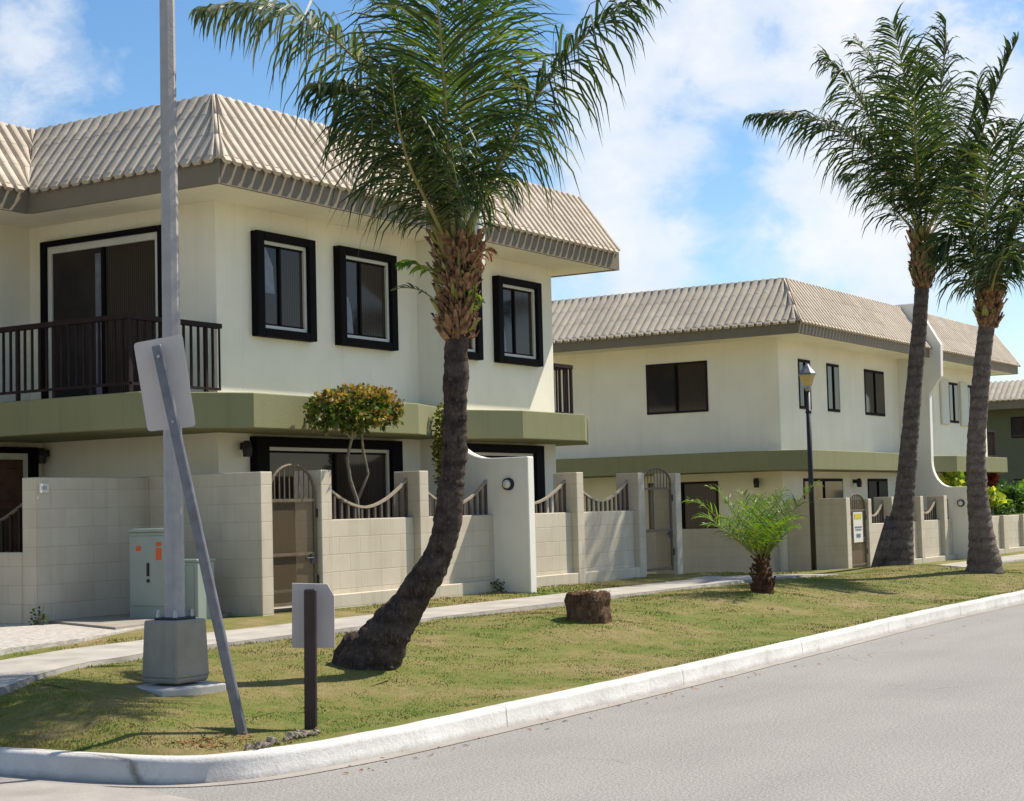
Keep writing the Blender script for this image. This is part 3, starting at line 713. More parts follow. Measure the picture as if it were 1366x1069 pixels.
text_part('101', .06, (12.835,13.973,1.95), ROT_U, M['ink'], pq, 'house_number')

mk_gate(14.64,15.48,.50,1.86,2.16, 'arched brown metal gate beside the pale green cabinets, in front of the sliding door', group='arched garden gates')
mk_gate(23.49,24.51,.50,1.96,2.18, 'arched brown metal gate at the right end of the nearest block fence', group='arched garden gates')

fence2 = empty('block_fence', (31.9,12.42,.2), 'beige block wall with tall side wall, in front of the second house', 'fence')
lo = MB(); g2 = .05
for x0, x1 in ((33.32,34.52),(34.74,36.34),(36.54,37.95),(38.17,38.80),(38.98,42.55),(42.9,44.3),(44.65,46.0),(46.35,47.7),(48.05,49.4),(49.75,54)):
    lo.box(x0,x1,YF,YF+.17,g2,1.11); lo.box(x0,x1,YF-.09,YF,g2,.30)
lo.build('low_wall', M['block'], fence2, bevel=.008)
for x0, wd, zt in ((33.14,.18,1.62),(34.52,.22,1.65),(36.34,.2,1.65),(37.95,.22,1.65),(42.55,.35,1.13),(44.3,.35,1.13),(46.0,.35,1.13),(47.7,.35,1.13),(49.4,.35,1.13)):
    MB().box(x0,x0+wd,12.325,12.72,g2,zt).build('pillar', M['block'], fence2, bevel=.008)
MB().box(31.92,32.14,12.325,13.95,g2,1.65).build('side_wall', M['block'], fence2, bevel=.008)
MB().box(31.50,31.70,13.70,19,g2,1.10).build('side_wall', M['block'], fence2, bevel=.008)
for a, b_ in ((33.32,34.52),(34.74,36.34),(36.54,37.95),(38.17,38.80)): swoop(fence2, a, b_, 12.52, 1.11, 1.56, 1.26)
g2g = mk_gate(32.15,33.14,.22,1.5,1.72, 'arched brown metal gate with a white and yellow notice on it', group='arched garden gates')
sg = MB(); sg.box(32.36,32.86,12.355,12.365,.76,1.36); ns = sg.build('notice_sign', M['white'], g2g)
M['yellow'] = basic('yellow_paint', (.55,.45,.03), .5, .1, 20); M['skyblue'] = basic('pale_blue_paint', (.42,.52,.60), .5, .1, 20)
MB().box(32.42,32.80,12.349,12.354,1.23,1.33).build('heading', M['yellow'], ns)
st = MB(); st.box(32.42,32.80,12.349,12.354,1.05,1.075); st.box(32.45,32.77,12.349,12.354,1.0,1.02); st.box(32.50,32.72,12.349,12.354,.86,.93); st.build('lettering', M['ink'], ns)

# ------------------------------------------------------------------ street furniture
def gz(x, y): return hgt(x, y)
# light pole
px_, py_ = 9.56, 9.02; zb = gz(px_, py_)
pole = empty('light_pole', (px_,py_,zb), 'tall grey concrete light pole on a square concrete footing at the left', 'pole')
MB().prism([(9.14,8.76),(9.74,8.68),(9.92,9.2),(9.36,9.32)], zb-.10, zb+.02).build('base_slab', M['slab'], pole, bevel=.01)
ft = MB(); h0 = .175; z0, z1 = zb+.035, zb+.50
def frust(mb, cx, cy, a, b_, z0, z1):
    mb.add([(cx-a,cy-a,z0),(cx+a,cy-a,z0),(cx+a,cy+a,z0),(cx-a,cy+a,z0),(cx-b_,cy-b_,z1),(cx+b_,cy-b_,z1),(cx+b_,cy+b_,z1),(cx-b_,cy+b_,z1)],
           [(0,3,2,1),(4,5,6,7),(0,1,5,4),(1,2,6,5),(2,3,7,6),(3,0,4,7)])
frust(ft, px_, py_, .165, .18, z0, z0+.04); frust(ft, px_, py_, .18, .165, z0+.04, z1)
ft.build('footing', M['concrete'], pole, bevel=.012)
bp = MB(); bp.box(px_-.11,px_+.11,py_-.11,py_+.11,z1,z1+.02); bpo = bp.build('base_plate', M['black'], pole, bevel=.004)
bt = MB()
for sx in (-1,1):
    for sy in (-1,1): bt.tube([(px_+sx*.085,py_+sy*.085,z1+.02),(px_+sx*.085,py_+sy*.085,z1+.075)], [.02,.014], 6)
bt.build('anchor_bolt', M['steel'], bpo)
sh_ = MB(); sh_.tube([(px_,py_,z1+.02),(px_,py_,z1+.05),(px_,py_,8.6)], [.082,.076,.045], 8); sh_.build('shaft', M['pole'], pole)
arm = MB(); arm.tube([(px_,py_,8.5),(px_+.1,py_-.5,8.75),(px_+.2,py_-1.4,8.85)], .03, 8); am = arm.build('arm', M['metal'], pole, smooth=True)
MB().box(px_+.12,px_+.30,py_-1.9,py_-1.35,8.78,8.9).build('lamp_head', M['metal'], am, bevel=.02)

# leaning sign, seen from behind
base = Vector((8.55,7.49,gz(8.55,7.49))); a_ = at(322,972,11.1); topp = at(209,461,11.3)
dirv = (topp-base); sgn = empty('road_sign', base, 'leaning white road sign seen from behind on a galvanised post beside the light pole', 'sign')
pst = MB()
ax = dirv.normalized(); sd = CR-ax*CR.dot(ax); sd.normalize(); bk = ax.cross(sd).normalized()
def obox(mb, p, q, wa, wb, A=None, B=None):
    A = A or sd; B = B or bk; vs = []
    for P_ in (p, q):
        for sa, sb in ((-1,-1),(1,-1),(1,1),(-1,1)): vs.append(P_+A*sa*wa/2+B*sb*wb/2)
    mb.add(vs, [(0,3,2,1),(4,5,6,7),(0,1,5,4),(1,2,6,5),(2,3,7,6),(3,0,4,7)])
obox(pst, base-ax*.15, base+dirv, .066, .05)
pst.build('post', M['metal'], sgn, bevel=.008, fixn=True)
def plate(name, corners, dist, thick, mat, parent, r=.02):
    P4 = [at(x, y, dist) for x, y in corners]; nrm = (P4[1]-P4[0]).cross(P4[3]-P4[0]).normalized()
    pts = []
    for i in range(4):
        a, b_, c_ = P4[i-1], P4[i], P4[(i+1)%4]; u = (a-b_).normalized(); v = (c_-b_).normalized()
        for k in range(5):
            t = k/4; pts.append(b_+u*r*(1-t)**2+v*r*t**2)
    mb = MB(); n_ = len(pts); vs = pts+[p+nrm*thick for p in pts]
    mb.add(vs, [tuple(range(n_)), tuple(range(2*n_-1,n_-1,-1))]+[(i,i+n_,(i+1)%n_+n_,(i+1)%n_) for i in range(n_)])
    return mb.build(name, mat, parent, fixn=True)
plate('sign_panel', [(178,458),(243,446),(261,569),(197,576)], 11.37, .004, M['signback'], sgn, .028)
bo = MB()
for t in (.80,.97):
    c_ = base+dirv*t; bo.tube([c_-bk*.03,c_-bk*.038], .012, 6); bo.tube([c_+bk*.03,c_+bk*.038], .012, 6)
bo.build('bolt', M['steel'], sgn)

# small low sign with brown post
p0 = Vector((9.03,7.31,gz(9.03,7.31))); s2 = empty('low_sign', p0, 'small grey sign panel on a short dark brown post near the kerb', 'sign')
ax2 = (at(414,786,11.45)-p0); b2 = MB(); obox(b2, p0-Vector((0,0,.1)), p0+ax2, .082, .06, rt, Vector((fw.x,fw.y,0)).normalized()); b2.build('post', M['brownpost'], s2, bevel=.008, fixn=True)
cs = [at(x, y, 11.56) for x, y in ((390,778),(437,779),(446,795),(447,864),(390,864))]
nrm = (cs[1]-cs[0]).cross(cs[4]-cs[0]).normalized(); mb = MB(); vs = cs+[p-nrm*.02 for p in cs]; mb.add(vs, [(0,1,2,3,4),(9,8,7,6,5)]+[(i,i+5,(i+1)%5+5,(i+1)%5) for i in range(5)])
mb.build('sign_panel', M['signback2'], s2, fixn=True)

# rubble
rb = MB()
for i in range(46):
    x = 8.10+random.random()*.75; y = 7.05+ (x-8.1)*.10+random.uniform(-.05,.05); r = random.uniform(.012,.034); z = gz(x,y)+r*.3
    rb.tube([(x-r,y,z),(x-r*.3,y+r*.3,z+r*.5),(x+r*.4,y,z+r*.45),(x+r,y-r*.2,z)], [r*.25,r*.6,r*.6,r*.3], 6, jit=.35)
tag(rb.build('rubble', M['rock']), 'low strip of broken pale stones in the grass at the foot of the leaning sign', 'rubble')
dirt = MB()
for i in range(60):
    x = 7.95+random.random()*.6; y = 7.2+random.random()*.35; r = random.uniform(.012,.03); z = gz(x,y)+.008
    a = random.random()*6.28; dirt.add([(x+r*math.cos(a),y+r*math.sin(a),z),(x+.5*r*math.cos(a+1.6),y+.5*r*math.sin(a+1.6),z+.012),(x-r*math.cos(a),y-r*math.sin(a),z+.004),(x+.5*r*math.cos(a-1.6),y+.5*r*math.sin(a-1.6),z+.006)], [(0,1,2,3)])
tag(dirt.build('dry_leaves', M['deadleaf']), 'scatter of dry brown leaves on the lawn by the kerb', 'leaves', kind='stuff')

lt = MB()
for i in range(150):
    if i < 90: x = 8+22*random.random()**1.5; y = random.uniform(7.2,10.2)
    else: x = 8.4+16*random.random()**1.4; y = random.uniform(6.45,6.75)
    z = hgt(x,y)+.012 if i < 90 else .006; r = random.uniform(.012,.032); a = random.random()*6.28; k = random.uniform(.2,.45); u_ = Vector((math.cos(a),math.sin(a),random.uniform(-.1,.25))); v_ = Vector((-math.sin(a),math.cos(a),0))
    c_ = Vector((x,y,z)); lt.add([c_-u_*r, c_+v_*r*k, c_+u_*r, c_-v_*r*k+Vector((0,0,.006))], [(0,1,2,3)])
tag(lt.build('fallen_leaves', M['deadleaf']), 'sparse fallen brown leaves over the lawn and gutter', 'leaves', kind='stuff')

# utility cabinets
c1 = empty('utility_cabinet', (13.4,12.75,.49), 'taller pale green utility cabinet with orange stickers, left of the light pole', 'cabinet')
X0, X1, Y0, Y1, Z0, Z1 = 13.50, 13.66, 12.84, 13.40, .50, 1.50
MB().box(X0,X1,Y0,Y1,Z0,Z1-.05).build('body', M['teal'], c1, bevel=.01)
MB().box(X0-.02,X1+.02,Y0-.02,Y1+.02,Z1-.05,Z1-.01).build('lid', M['teal'], c1, bevel=.01)
dm = MB(); dm.box(X0-.012,X0,Y0+.03,Y1-.03,Z0+.16,Z1-.09); d_ = dm.build('door', M['teal'], c1, bevel=.005)
hd = MB(); hd.box(X0-.035,X0-.012,13.09,13.11,.98,1.12); hd.tube([(X0-.02,13.10,.93),(X0-.03,13.10,.93)], .02, 8); hd.build('handle', M['black'], d_)
so_ = MB(); so_.box(X0-.0155,X0-.0125,12.91,12.99,1.15,1.28); so_.box(X0-.0155,X0-.0125,12.91,12.99,1.30,1.34); so_.box(X0-.0155,X0-.0125,13.21,13.28,1.25,1.30); so_.build('sticker', M['orange'], d_)
c2 = empty('utility_cabinet', (13.95,12.7,.49), 'shorter pale green utility cabinet with blank front, right of the light pole', 'cabinet')
MB().box(13.72,14.00,12.62,13.00,.44,1.12).build('body', M['teal'], c2, bevel=.012)
MB().box(13.71,14.01,12.61,13.01,1.12,1.15).build('lid', M['teal'], c2, bevel=.008)
MB().box(13.71,13.72,12.66,12.96,.52,1.08).build('door', M['teal'], c2, bevel=.003)

# street lantern
lb = ay0(1086,759,12.1); lb.z = .2; lamp = empty('street_lantern', lb, 'black post lantern on the pavement between the two cream houses', 'street lamp')
tp = ay0(1077.5,522,12.1); pm = MB()
pm.tube([lb,lb+(tp-lb)*.04], [.085,.07], 10); pm.tube([lb,tp], [.052,.045], 10); pm.tube([tp-(tp-lb)*.12,tp-(tp-lb)*.115,tp-(tp-lb)*.10], [.045,.062,.045], 10)
pm.build('post', M['black'], lamp, smooth=True)
lg = MB(); lg.tube([tp,tp+Vector((0,0,.06)),tp+Vector((0,0,.10))], [.045,.075,.07], 10); lg.build('collar', M['steel'], lamp)
M['lens'] = basic('amber_lens', (.60,.42,.16), .3, .1, 8, spec=.5)
l2 = MB(); l2.tube([tp+Vector((0,0,.10)),tp+Vector((0,0,.30))], [.085,.155], 8); l2.build('lens', M['lens'], lamp)
l3 = MB(); l3.tube([tp+Vector((0,0,.30)),tp+Vector((0,0,.33)),tp+Vector((0,0,.42)),tp+Vector((0,0,.50))], [.175,.165,.09,.03], 8); l3.build('cap', M['metal'], lamp)

# ------------------------------------------------------------------ vegetation
def crpath(P, n):
    P = [Vector(p) for p in P]; out = []
    pp = catmull([tuple(p) for p in P], 12); pp = [Vector(p) for p in pp]
    L = [0]
    for a, b_ in zip(pp, pp[1:]): L.append(L[-1]+(b_-a).length)
    for i in range(n):
        d = L[-1]*i/(n-1); j = 0
        while j < len(L)-2 and L[j+1] < d: j += 1
        t = (d-L[j])/max(1e-6, L[j+1]-L[j]); out.append(pp[j].lerp(pp[j+1], min(1,t)))
    return out, L[-1]
def frond(root, P, leaf, Lmax, nl, w=.030, droop=.8, start=.14, matl='frond', thick=.022, wind=Vector((0,0,0)), vee=.35, fwdk=.55, name='frond'):
    path, L = crpath(P, 40); mb = MB(); rc = MB()
    rc.tube(path, [thick*(1.5 if i < 3 else 1)*(1-.85*i/39) for i in range(40)], 5)
    for sgn_ in (-1, 1):
        for k in range(nl):
            t = start+(1-start)*(k+random.uniform(-.35,.35))/nl; t = min(max(t,start*.9),.995)
            f_ = t*39; i = min(38, int(f_)); p = path[i].lerp(path[i+1], f_-i); T = (path[i+1]-path[i]).normalized()
            S = T.cross(Vector((0,0,1)));  S = S.normalized() if S.length > .15 else T.cross(Vector((0,1,0))).normalized()
            U = S.cross(T).normalized()
            u = (t-start)/(1-start)
            prof = min(1, .45+2.6*u)*(1-.72*max(0,(u-.45)/.55)**1.5)
            l = Lmax*prof*random.uniform(.72,1.14)*(1+.22*mn.noise((k*.23+sgn_*9,Lmax*7,len(P)*3.1)))
            d = (S*sgn_*(1-.25*u)+T*(fwdk+.5*u)+U*(vee*random.uniform(.2,1.3)+.35*mn.noise((k*.17,sgn_*5,Lmax*11)))+T*.25*mn.noise((k*.21,sgn_*3,Lmax*5))+Vector([random.gauss(0,.09) for _ in range(3)])).normalized()
            d0 = (d+wind*.4).normalized()
            pts = [p]; dd_ = d0; seg = 4; dr2 = droop*random.uniform(.55,1.7)
            for q in range(seg):
                dd_ = (dd_+Vector((0,0,-1))*dr2*(.08+.19*q)+wind*.12+Vector([random.gauss(0,.03) for _ in range(3)])).normalized()
                pts.append(pts[-1]+dd_*l/seg)
            wv = (T-dd_*T.dot(dd_)); wv = wv.normalized() if wv.length > .1 else U
            tw = random.uniform(-.9,.9); wv = (wv*math.cos(tw)+dd_.cross(wv)*math.sin(tw))
            ws = [.6,1,.85,.5,.02]; vs = []
            for pnt, ww in zip(pts, ws): vs += [pnt-wv*w*ww/2, pnt+wv*w*ww/2]
            mb.add(vs, [(2*q,2*q+1,2*q+3,2*q+2) for q in range(seg)])
    o = mb.build(name, M[matl], root); rc.build('rachis', M['rachis'], o, smooth=True); return o

def palm_trunk(root, pts, rads, mat, nseg=90, ring=.0, jit=.03, ringstep=.09, base_r=0):
    path, L = crpath(pts, nseg); path2 = path
    rr = []
    cum = [0]
    for a, b_ in zip(pts, pts[1:]): cum.append(cum[-1]+(Vector(b_)-Vector(a)).length)
    for i in range(nseg):
        r = float(np.interp(i/(nseg-1)*cum[-1], cum, rads))
        ph = (i/(nseg-1)*L/ringstep+.8*mn.noise((i*.06,L,0))) % 1
        rr.append(r*(1+ring*(.5-ph)*(.6+.8*abs(mn.noise((i*.05,3,L))))))
    mb = MB(); n_ = 20; mb.tube(path, rr, n_)
    vs = []
    for (x, y, z) in mb.v[:nseg*n_]:
        i = len(vs)//n_; ctr = path[i]; v = Vector((x,y,z))-ctr
        k = 1+jit*2.2*mn.noise((x*5,y*5,z*5))+jit*1.3*mn.noise((x*17,y*17,z*17))
        vs.append(tuple(ctr+v*k))
    mb.v = vs; return mb.build('trunk', mat, root, smooth=True)

def boots(root, c0, c1, r0, r1, n_, size, mats=('fibre','petiole')):
    """Ragged old leaf bases wrapped round the neck of a palm."""
    mb = MB(); ax_ = (c1-c0); axn = ax_.normalized(); a = axn.cross(Vector((1,0,0))).normalized(); b_ = axn.cross(a)
    for i in range(n_):
        t = random.random(); th = i*2.39996; r = lerp(r0, r1, t)*random.uniform(.85,1.1)
        d = a*math.cos(th)+b_*math.sin(th); p = c0+ax_*t+d*r*.92; tang = axn.cross(d)
        h = size*random.uniform(.5,2.1); w_ = size*random.uniform(.22,.75); lean = random.uniform(.0,.65); up_ = (axn+d*lean).normalized()
        e = p+up_*h
        vs = [p-tang*w_*.7-d*.01, p+tang*w_*.7-d*.01, p+tang*w_*.5+up_*h*.6+d*.01, e+tang*w_*.12+d*random.uniform(0,.05), e-tang*w_*.25+d*random.uniform(-.02,.03), p-tang*w_*.55+up_*h*.55+d*.015,
              p+d*.03+up_*h*.3]
        mb.add(vs, [(0,1,6),(1,2,6),(2,3,6),(3,4,6),(4,5,6),(5,0,6)], 1 if random.random() < .16 else 0)
    for i in range(int(n_*1.3)):
        t = random.random(); th = random.random()*6.283; r = lerp(r0, r1, t)*random.uniform(.9,1.12)
        d = a*math.cos(th)+b_*math.sin(th); p = c0+ax_*t+d*r*.9; tang = axn.cross(d); e = p+(d*random.uniform(.1,.9)+axn*random.uniform(-.9,.9)+tang*random.uniform(-.5,.5)).normalized()*size*random.uniform(.5,1.6)
        mb.add([p-tang*size*.05, p+tang*size*.05, e], [(0,1,2)], 0)
    return mb.build('leaf_bases', [M[m] for m in mats], root)

def fpix(pts, d0):
    """frond spine given as (photo x, photo y, distance offset)."""
    return [at(x, y, d0+dz) for x, y, dz in pts]

# --- palm 1: leaning palm in the foreground
D1 = 14.2
tr1 = [(484,912,0),(497,876,0),(519,840,0),(545,806,0),(568,772,-.02),(587,734,-.02),(598,690,-.02),(603,640,0),(606,590,0),(608,530,0),(609,460,0),(611,400,0),(611,340,0)]
P1 = [at(x,y,D1+d) for x,y,d in tr1]
pb = Vector(P1[0]); pb.z = gz(pb.x, pb.y)
palm1 = empty('coconut_palm', pb, 'curved dark trunk coconut palm leaning in the foreground lawn, nearest and largest palm', 'palm tree', 'coconut palms on the lawn')
px2m = D1/F
palm_trunk(palm1, P1, [r*px2m for r in (45,41,32,25,21,18.5,17.5,17,17,16.5,16.5,16,16)], M['trunk1'], 240, .055, .075, .085)
boots(palm1, at(610,455,D1), at(610,318,D1), .12, .195, 520, .07)
# base swell roots
rt1 = MB()
for k in range(26):
    a = k*.62+random.uniform(-.2,.2); r = random.uniform(.14,.23); q = Vector((P1[0].x+.03,P1[0].y,pb.z))
    rt1.tube([q+Vector((math.cos(a)*.10,math.sin(a)*.10,random.uniform(.12,.24))), q+Vector((math.cos(a)*r,math.sin(a)*r,random.uniform(.05,.10))), q+Vector((math.cos(a)*(r+.07),math.sin(a)*(r+.07),-.06))], [.06,.05,.02], 7, jit=.3)
rt1.build('root_mass', M['trunk1'], palm1, smooth=True)
W1 = Vector((0,0,0))
c0 = (610,322)
F1 = [ # spine pixels with depth offsets, leaflet length, count, droop, material
 ([(598,330,0),(572,240,-.05),(535,160,-.15),(482,88,-.3),(420,34,-.45),(350,6,-.6),(268,10,-.75)], .82, 84, 1.9, 'frondpale'),
 ([(600,330,.05),(578,270,-.2),(548,200,-.5),(512,150,-.8),(468,118,-1.1),(425,112,-1.3)], .72, 66, 1.5, 'frond'),
 ([(603,330,.05),(585,235,.2),(562,130,.4),(535,35,.6),(505,-60,.8)], .80, 64, .9, 'frond'),
 ([(606,330,-.05),(600,240,-.45),(594,140,-.9),(586,30,-1.3),(574,-90,-1.6)], .78, 66, .6, 'frond'),
 ([(612,330,-.05),(617,240,-.25),(620,130,-.4),(617,10,-.5),(610,-130,-.5)], .80, 84, .5, 'frondy'),
 ([(615,330,.05),(630,230,.4),(645,120,.8),(660,10,1.1),(680,-100,1.4)], .74, 60, .6, 'frond'),
 ([(618,330,0),(650,255,.0),(690,172,-.1),(738,98,-.2),(795,35,-.3),(860,-8,-.4)], .84, 62, 1.35, 'frond'),
 ([(616,330,.1),(640,275,.5),(672,215,.9),(705,170,1.2),(735,150,1.4)], .5, 46, 1.5, 'frond'),
 ([(600,332,-.05),(575,280,-.4),(548,225,-.8),(530,160,-1.2),(522,90,-1.5)], .76, 60, 1.1, 'frond'),
]
for P_, lm, nl, dr_, mt in F1:
    frond(palm1, fpix(P_, D1), None, lm*1.15, int(nl*1.6), .027, dr_*1.3, .13, mt, .024)
# short green stub frond and dead sprays by the neck
frond(palm1, fpix([(592,375,0),(575,360,-.1),(552,352,-.15),(533,352,-.2)], D1), None, .22, 16, .03, .9, .2, 'date', .010)
frond(palm1, fpix([(585,405,-.1),(562,388,-.1),(538,384,-.1),(522,388,-.1)], D1), None, .13, 9, .02, .4, .3, 'frond', .009)
frond(palm1, fpix([(622,372,-.1),(636,345,-.15),(648,332,-.2),(656,345,-.2)], D1), None, .17, 14, .025, 1.2, .2, 'deadleaf', .012)
frond(palm1, fpix([(628,420,-.05),(633,398,-.1),(636,380,-.1)], D1), None, .13, 12, .03, 1.5, .2, 'date', .009)
# thick leaf stalks
pk = MB()
for a, b_, c_ in (((603,350),(596,300),(585,250)),((612,345),(612,290),(616,235)),((618,345),(628,300),(645,262)),((608,345),(604,290),(598,240)),((600,352),(588,318),(572,285))):
    pk.tube([at(*a,D1-.06),at(*b_,D1-.1),at(*c_,D1-.12)], [.055,.038,.026], 8)
pk.build('leaf_stalks', M['petiole'], palm1, smooth=True)

# --- palm 2 and 3
def bigpalm(name_label, D0, trunk, rads, matt, bz, fr, lm, w_, bootr, nboot=230):
    P_ = [at(x,y,D0+d) for x,y,d in trunk]; b0 = Vector(P_[0]); b0.z = gz(b0.x,b0.y)
    rootp = empty('coconut_palm', b0, name_label, 'palm tree', 'coconut palms on the lawn')
    palm_trunk(rootp, P_, [r*.88*D0/F for r in rads], matt, 200, .07, .035, .13)
    boots(rootp, at(bz[0],bz[1],D0), at(bz[2],bz[3],D0), bootr*.7, bootr*.95, nboot, .13)
    for f_ in fr: frond(rootp, fpix(f_[0], D0), None, lm*f_[1]*1.15, int(f_[2]*1.55), w_*.80, f_[3]*1.3, .15, 'frond', .03, wind=-rt*.35)
    return rootp
fr2 = [
 ([(1228,318,0),(1205,262,-.4),(1168,212,-.8),(1120,172,-1.0),(1060,152,-1.2),(1005,154,-1.2)], 1.0, 70, 1.1),
 ([(1227,318,0),(1200,240,0),(1168,170,0),(1132,112,0),(1100,72,.2)], 1.05, 70, .9),
 ([(1229,318,0),(1212,230,.6),(1192,150,1.0),(1165,85,1.4),(1140,50,1.8)], .95, 56, .8),
 ([(1230,318,0),(1222,230,-.6),(1212,140,-1.0),(1200,70,-1.2),(1190,28,-1.4)], 1.0, 66, .6),
 ([(1232,318,0),(1242,230,-.3),(1252,140,-.5),(1260,70,-.6),(1262,25,-.6)], 1.0, 66, .6),
 ([(1230,320,0),(1226,250,-1.0),(1222,190,-1.8),(1220,130,-2.4),(1226,80,-2.8)], 1.0, 66, .8),
 ([(1234,318,0),(1262,250,.6),(1285,190,1.0),(1300,140,1.4),(1305,100,1.6)], .95, 56, .8),
 ([(1233,320,0),(1256,268,-.8),(1272,228,-1.4),(1286,200,-1.8),(1300,188,-2.0)], .9, 50, 1.2),
 ([(1236,320,0),(1262,285,.4),(1285,262,.8),(1300,250,1.2),(1312,262,1.5)], .8, 46, 1.2),
 ([(1228,320,0),(1200,285,.8),(1172,255,1.4),(1148,235,2.0),(1128,232,2.4)], .75, 46, 1.2),
]
palm2 = bigpalm('tall coconut palm with flared dark base beside the notice gate, second from the right', 30.4,
  [(1193,775,0),(1196,745,0),(1202,700,0),(1208,650,0),(1213,590,0),(1219,520,0),(1226,440,0),(1230,380,0),(1231,330,0)],
  (30,26,18,14.5,13.2,12,11.5,10.5,10.5), M['trunk2'], (1231,385,1231,318), fr2, 1.0, .055, .23)
# flare to the left of the base
fl = MB(); 
for k in range(7):
    t = k/6; fl.tube([at(lerp(1203,1190,t),lerp(700,690,t),30.4),at(lerp(1196,1180,t),735,30.35),at(lerp(1190,1168,t),768,30.3)], [.12,.17,.12], 8, jit=.12)
fl.build('root_mass', M['trunk2'], palm2, smooth=True)
fr3 = [
 ([(1318,392,0),(1303,345,-.3),(1285,318,-.6),(1268,318,-.8),(1256,340,-.9)], .8, 50, 1.1),
 ([(1318,392,0),(1298,300,.3),(1298,240,.4),(1315,160,.4),(1338,95,.3),(1358,52,.2)], .80, 66, .35),
 ([(1320,392,0),(1316,310,-.6),(1314,250,-1),(1322,195,-1.4),(1340,165,-1.6)], 1.0, 60, .8),
 ([(1321,392,0),(1330,320,.5),(1338,250,.8),(1345,200,1.0),(1360,170,1.2)], 1.0, 60, .8),
 ([(1322,392,0),(1342,340,0),(1362,290,0),(1392,250,0),(1430,240,0)], 1.0, 60, 1.0),
 ([(1322,392,0),(1345,352,-.7),(1366,330,-1.2),(1390,325,-1.6),(1412,345,-1.8)], .9, 50, 1.1),
 ([(1323,392,0),(1350,300,.4),(1385,210,.6),(1430,140,.8)], 1.0, 60, .8),
 ([(1320,394,0),(1300,372,.6),(1284,352,1.0),(1272,345,1.3),(1262,352,1.6)], .8, 46, 1.1),
 ([(1321,394,0),(1328,365,-1.0),(1338,345,-1.6),(1346,345,-2.0),(1352,362,-2.2)], .8, 50, 1.1),
]
palm3 = bigpalm('coconut palm with pale tan trunk at the right edge, rightmost palm', 28.3,
  [(1314,782,0),(1313,752,0),(1309,710,0),(1304,660,0),(1302,600,0),(1306,540,0),(1311,480,0),(1317,430,0),(1320,395,0)],
  (31,26,18.5,15.5,14,13.5,13,12,11), M['trunk3'], (1317,438,1320,385), fr3, .95, .055, .22)

# --- small date palm
dpb = Vector((20.8,9.23,gz(20.8,9.23))); DD = 22.4
dp = empty('date_palm', dpb, 'small bushy young palm with bright green fronds and short reddish brown trunk', 'palm tree')
palm_trunk(dp, [dpb-Vector((0,0,.08)),dpb+Vector((0,0,.12)),dpb+Vector((0,0,.30)),dpb+Vector((-.01,0,.5))], (.15,.13,.075,.05), M['datebark'], 30, .12, .10, .06)
boots(dp, dpb+Vector((0,0,.02)), dpb+Vector((0,0,.45)), .14, .075, 110, .05, ('datebark','datebark'))
cx, cy = 1017, 752
tips = [(915,668,0),(928,690,-.3),(945,650,.3),(960,690,-.5),(968,672,.4),(988,672,-.4),(975,700,.6),(1002,665,.2),(1012,660,-.4),(1022,668,.6),(1036,662,-.2),(1046,655,.5),(1058,690,-.5),(1068,690,.2),(1040,700,-.7),(1094,646,.3),(1056,668,.4),(1000,700,-.7),(1030,690,.7),(985,655,.5),(938,700,.4),(1064,705,-.3),(1018,690,-.7)]
for tx, ty, dz in tips[:20]+tips[20:22]:
    mx_ = lerp(cx,tx,.5); my_ = lerp(cy,ty,.58)-4
    frond(dp, fpix([(cx,cy,0),(lerp(cx,mx_,.55),lerp(cy,my_,.6),dz*.2),(mx_,my_,dz*.5),(lerp(mx_,tx,.6),lerp(my_,ty,.75)-3,dz*.85),(tx,ty,dz)], DD), None, .30, 25, .015, .6, .18, 'date', .010, vee=.7, fwdk=.8)

# --- stump
sb = Vector((15.66,8.93,gz(15.66,8.93))); smp = MB(); rows_ = []
nS = 40; vs = []; hs = [(-.06,1.0),(.05,.98),(.13,.96),(.20,1.04),(.27,1.0),(.285,.85),(.27,.5)]
for h, k in hs:
    for j in range(nS):
        a = 2*math.pi*j/nS; r = .225*k*(1+.22*mn.noise((math.cos(a)*1.6,math.sin(a)*1.6,h*4))+.06*mn.noise((math.cos(a)*7,math.sin(a)*7,h*9)))
        vs.append((sb.x+r*math.cos(a), sb.y+r*math.sin(a), sb.z+h+(.03*mn.noise((math.cos(a)*3*k,math.sin(a)*3*k,2)) if h > .2 else 0)))
smp.add(vs, [(i*nS+j,i*nS+(j+1)%nS,(i+1)*nS+(j+1)%nS,(i+1)*nS+j) for i in range(len(hs)-1) for j in range(nS)]+[tuple((len(hs)-1)*nS+j for j in range(nS))])
st_root = empty('tree_stump', sb, 'sawn brown palm stump standing alone on the lawn', 'stump')
nfz = len(smp.f); fz = MB()
for i in range(420):
    a = random.random()*6.28; h = random.uniform(-.03,.28) if random.random() < .6 else .28; r = .23 if h < .28 else random.random()*.23
    p = sb+Vector((r*math.cos(a),r*math.sin(a),h)); d = Vector((math.cos(a)*.6,math.sin(a)*.6,random.uniform(-.3,1))).normalized(); l = random.uniform(.015,.05)
    t_ = Vector((-math.sin(a),math.cos(a),0))*.006
    fz.add([p-t_,p+t_,p+d*l], [(0,1,2)])
smp.add(fz.v, fz.f, 1); smp.build('stump_body', [M['stump'], M['fibre']], st_root)

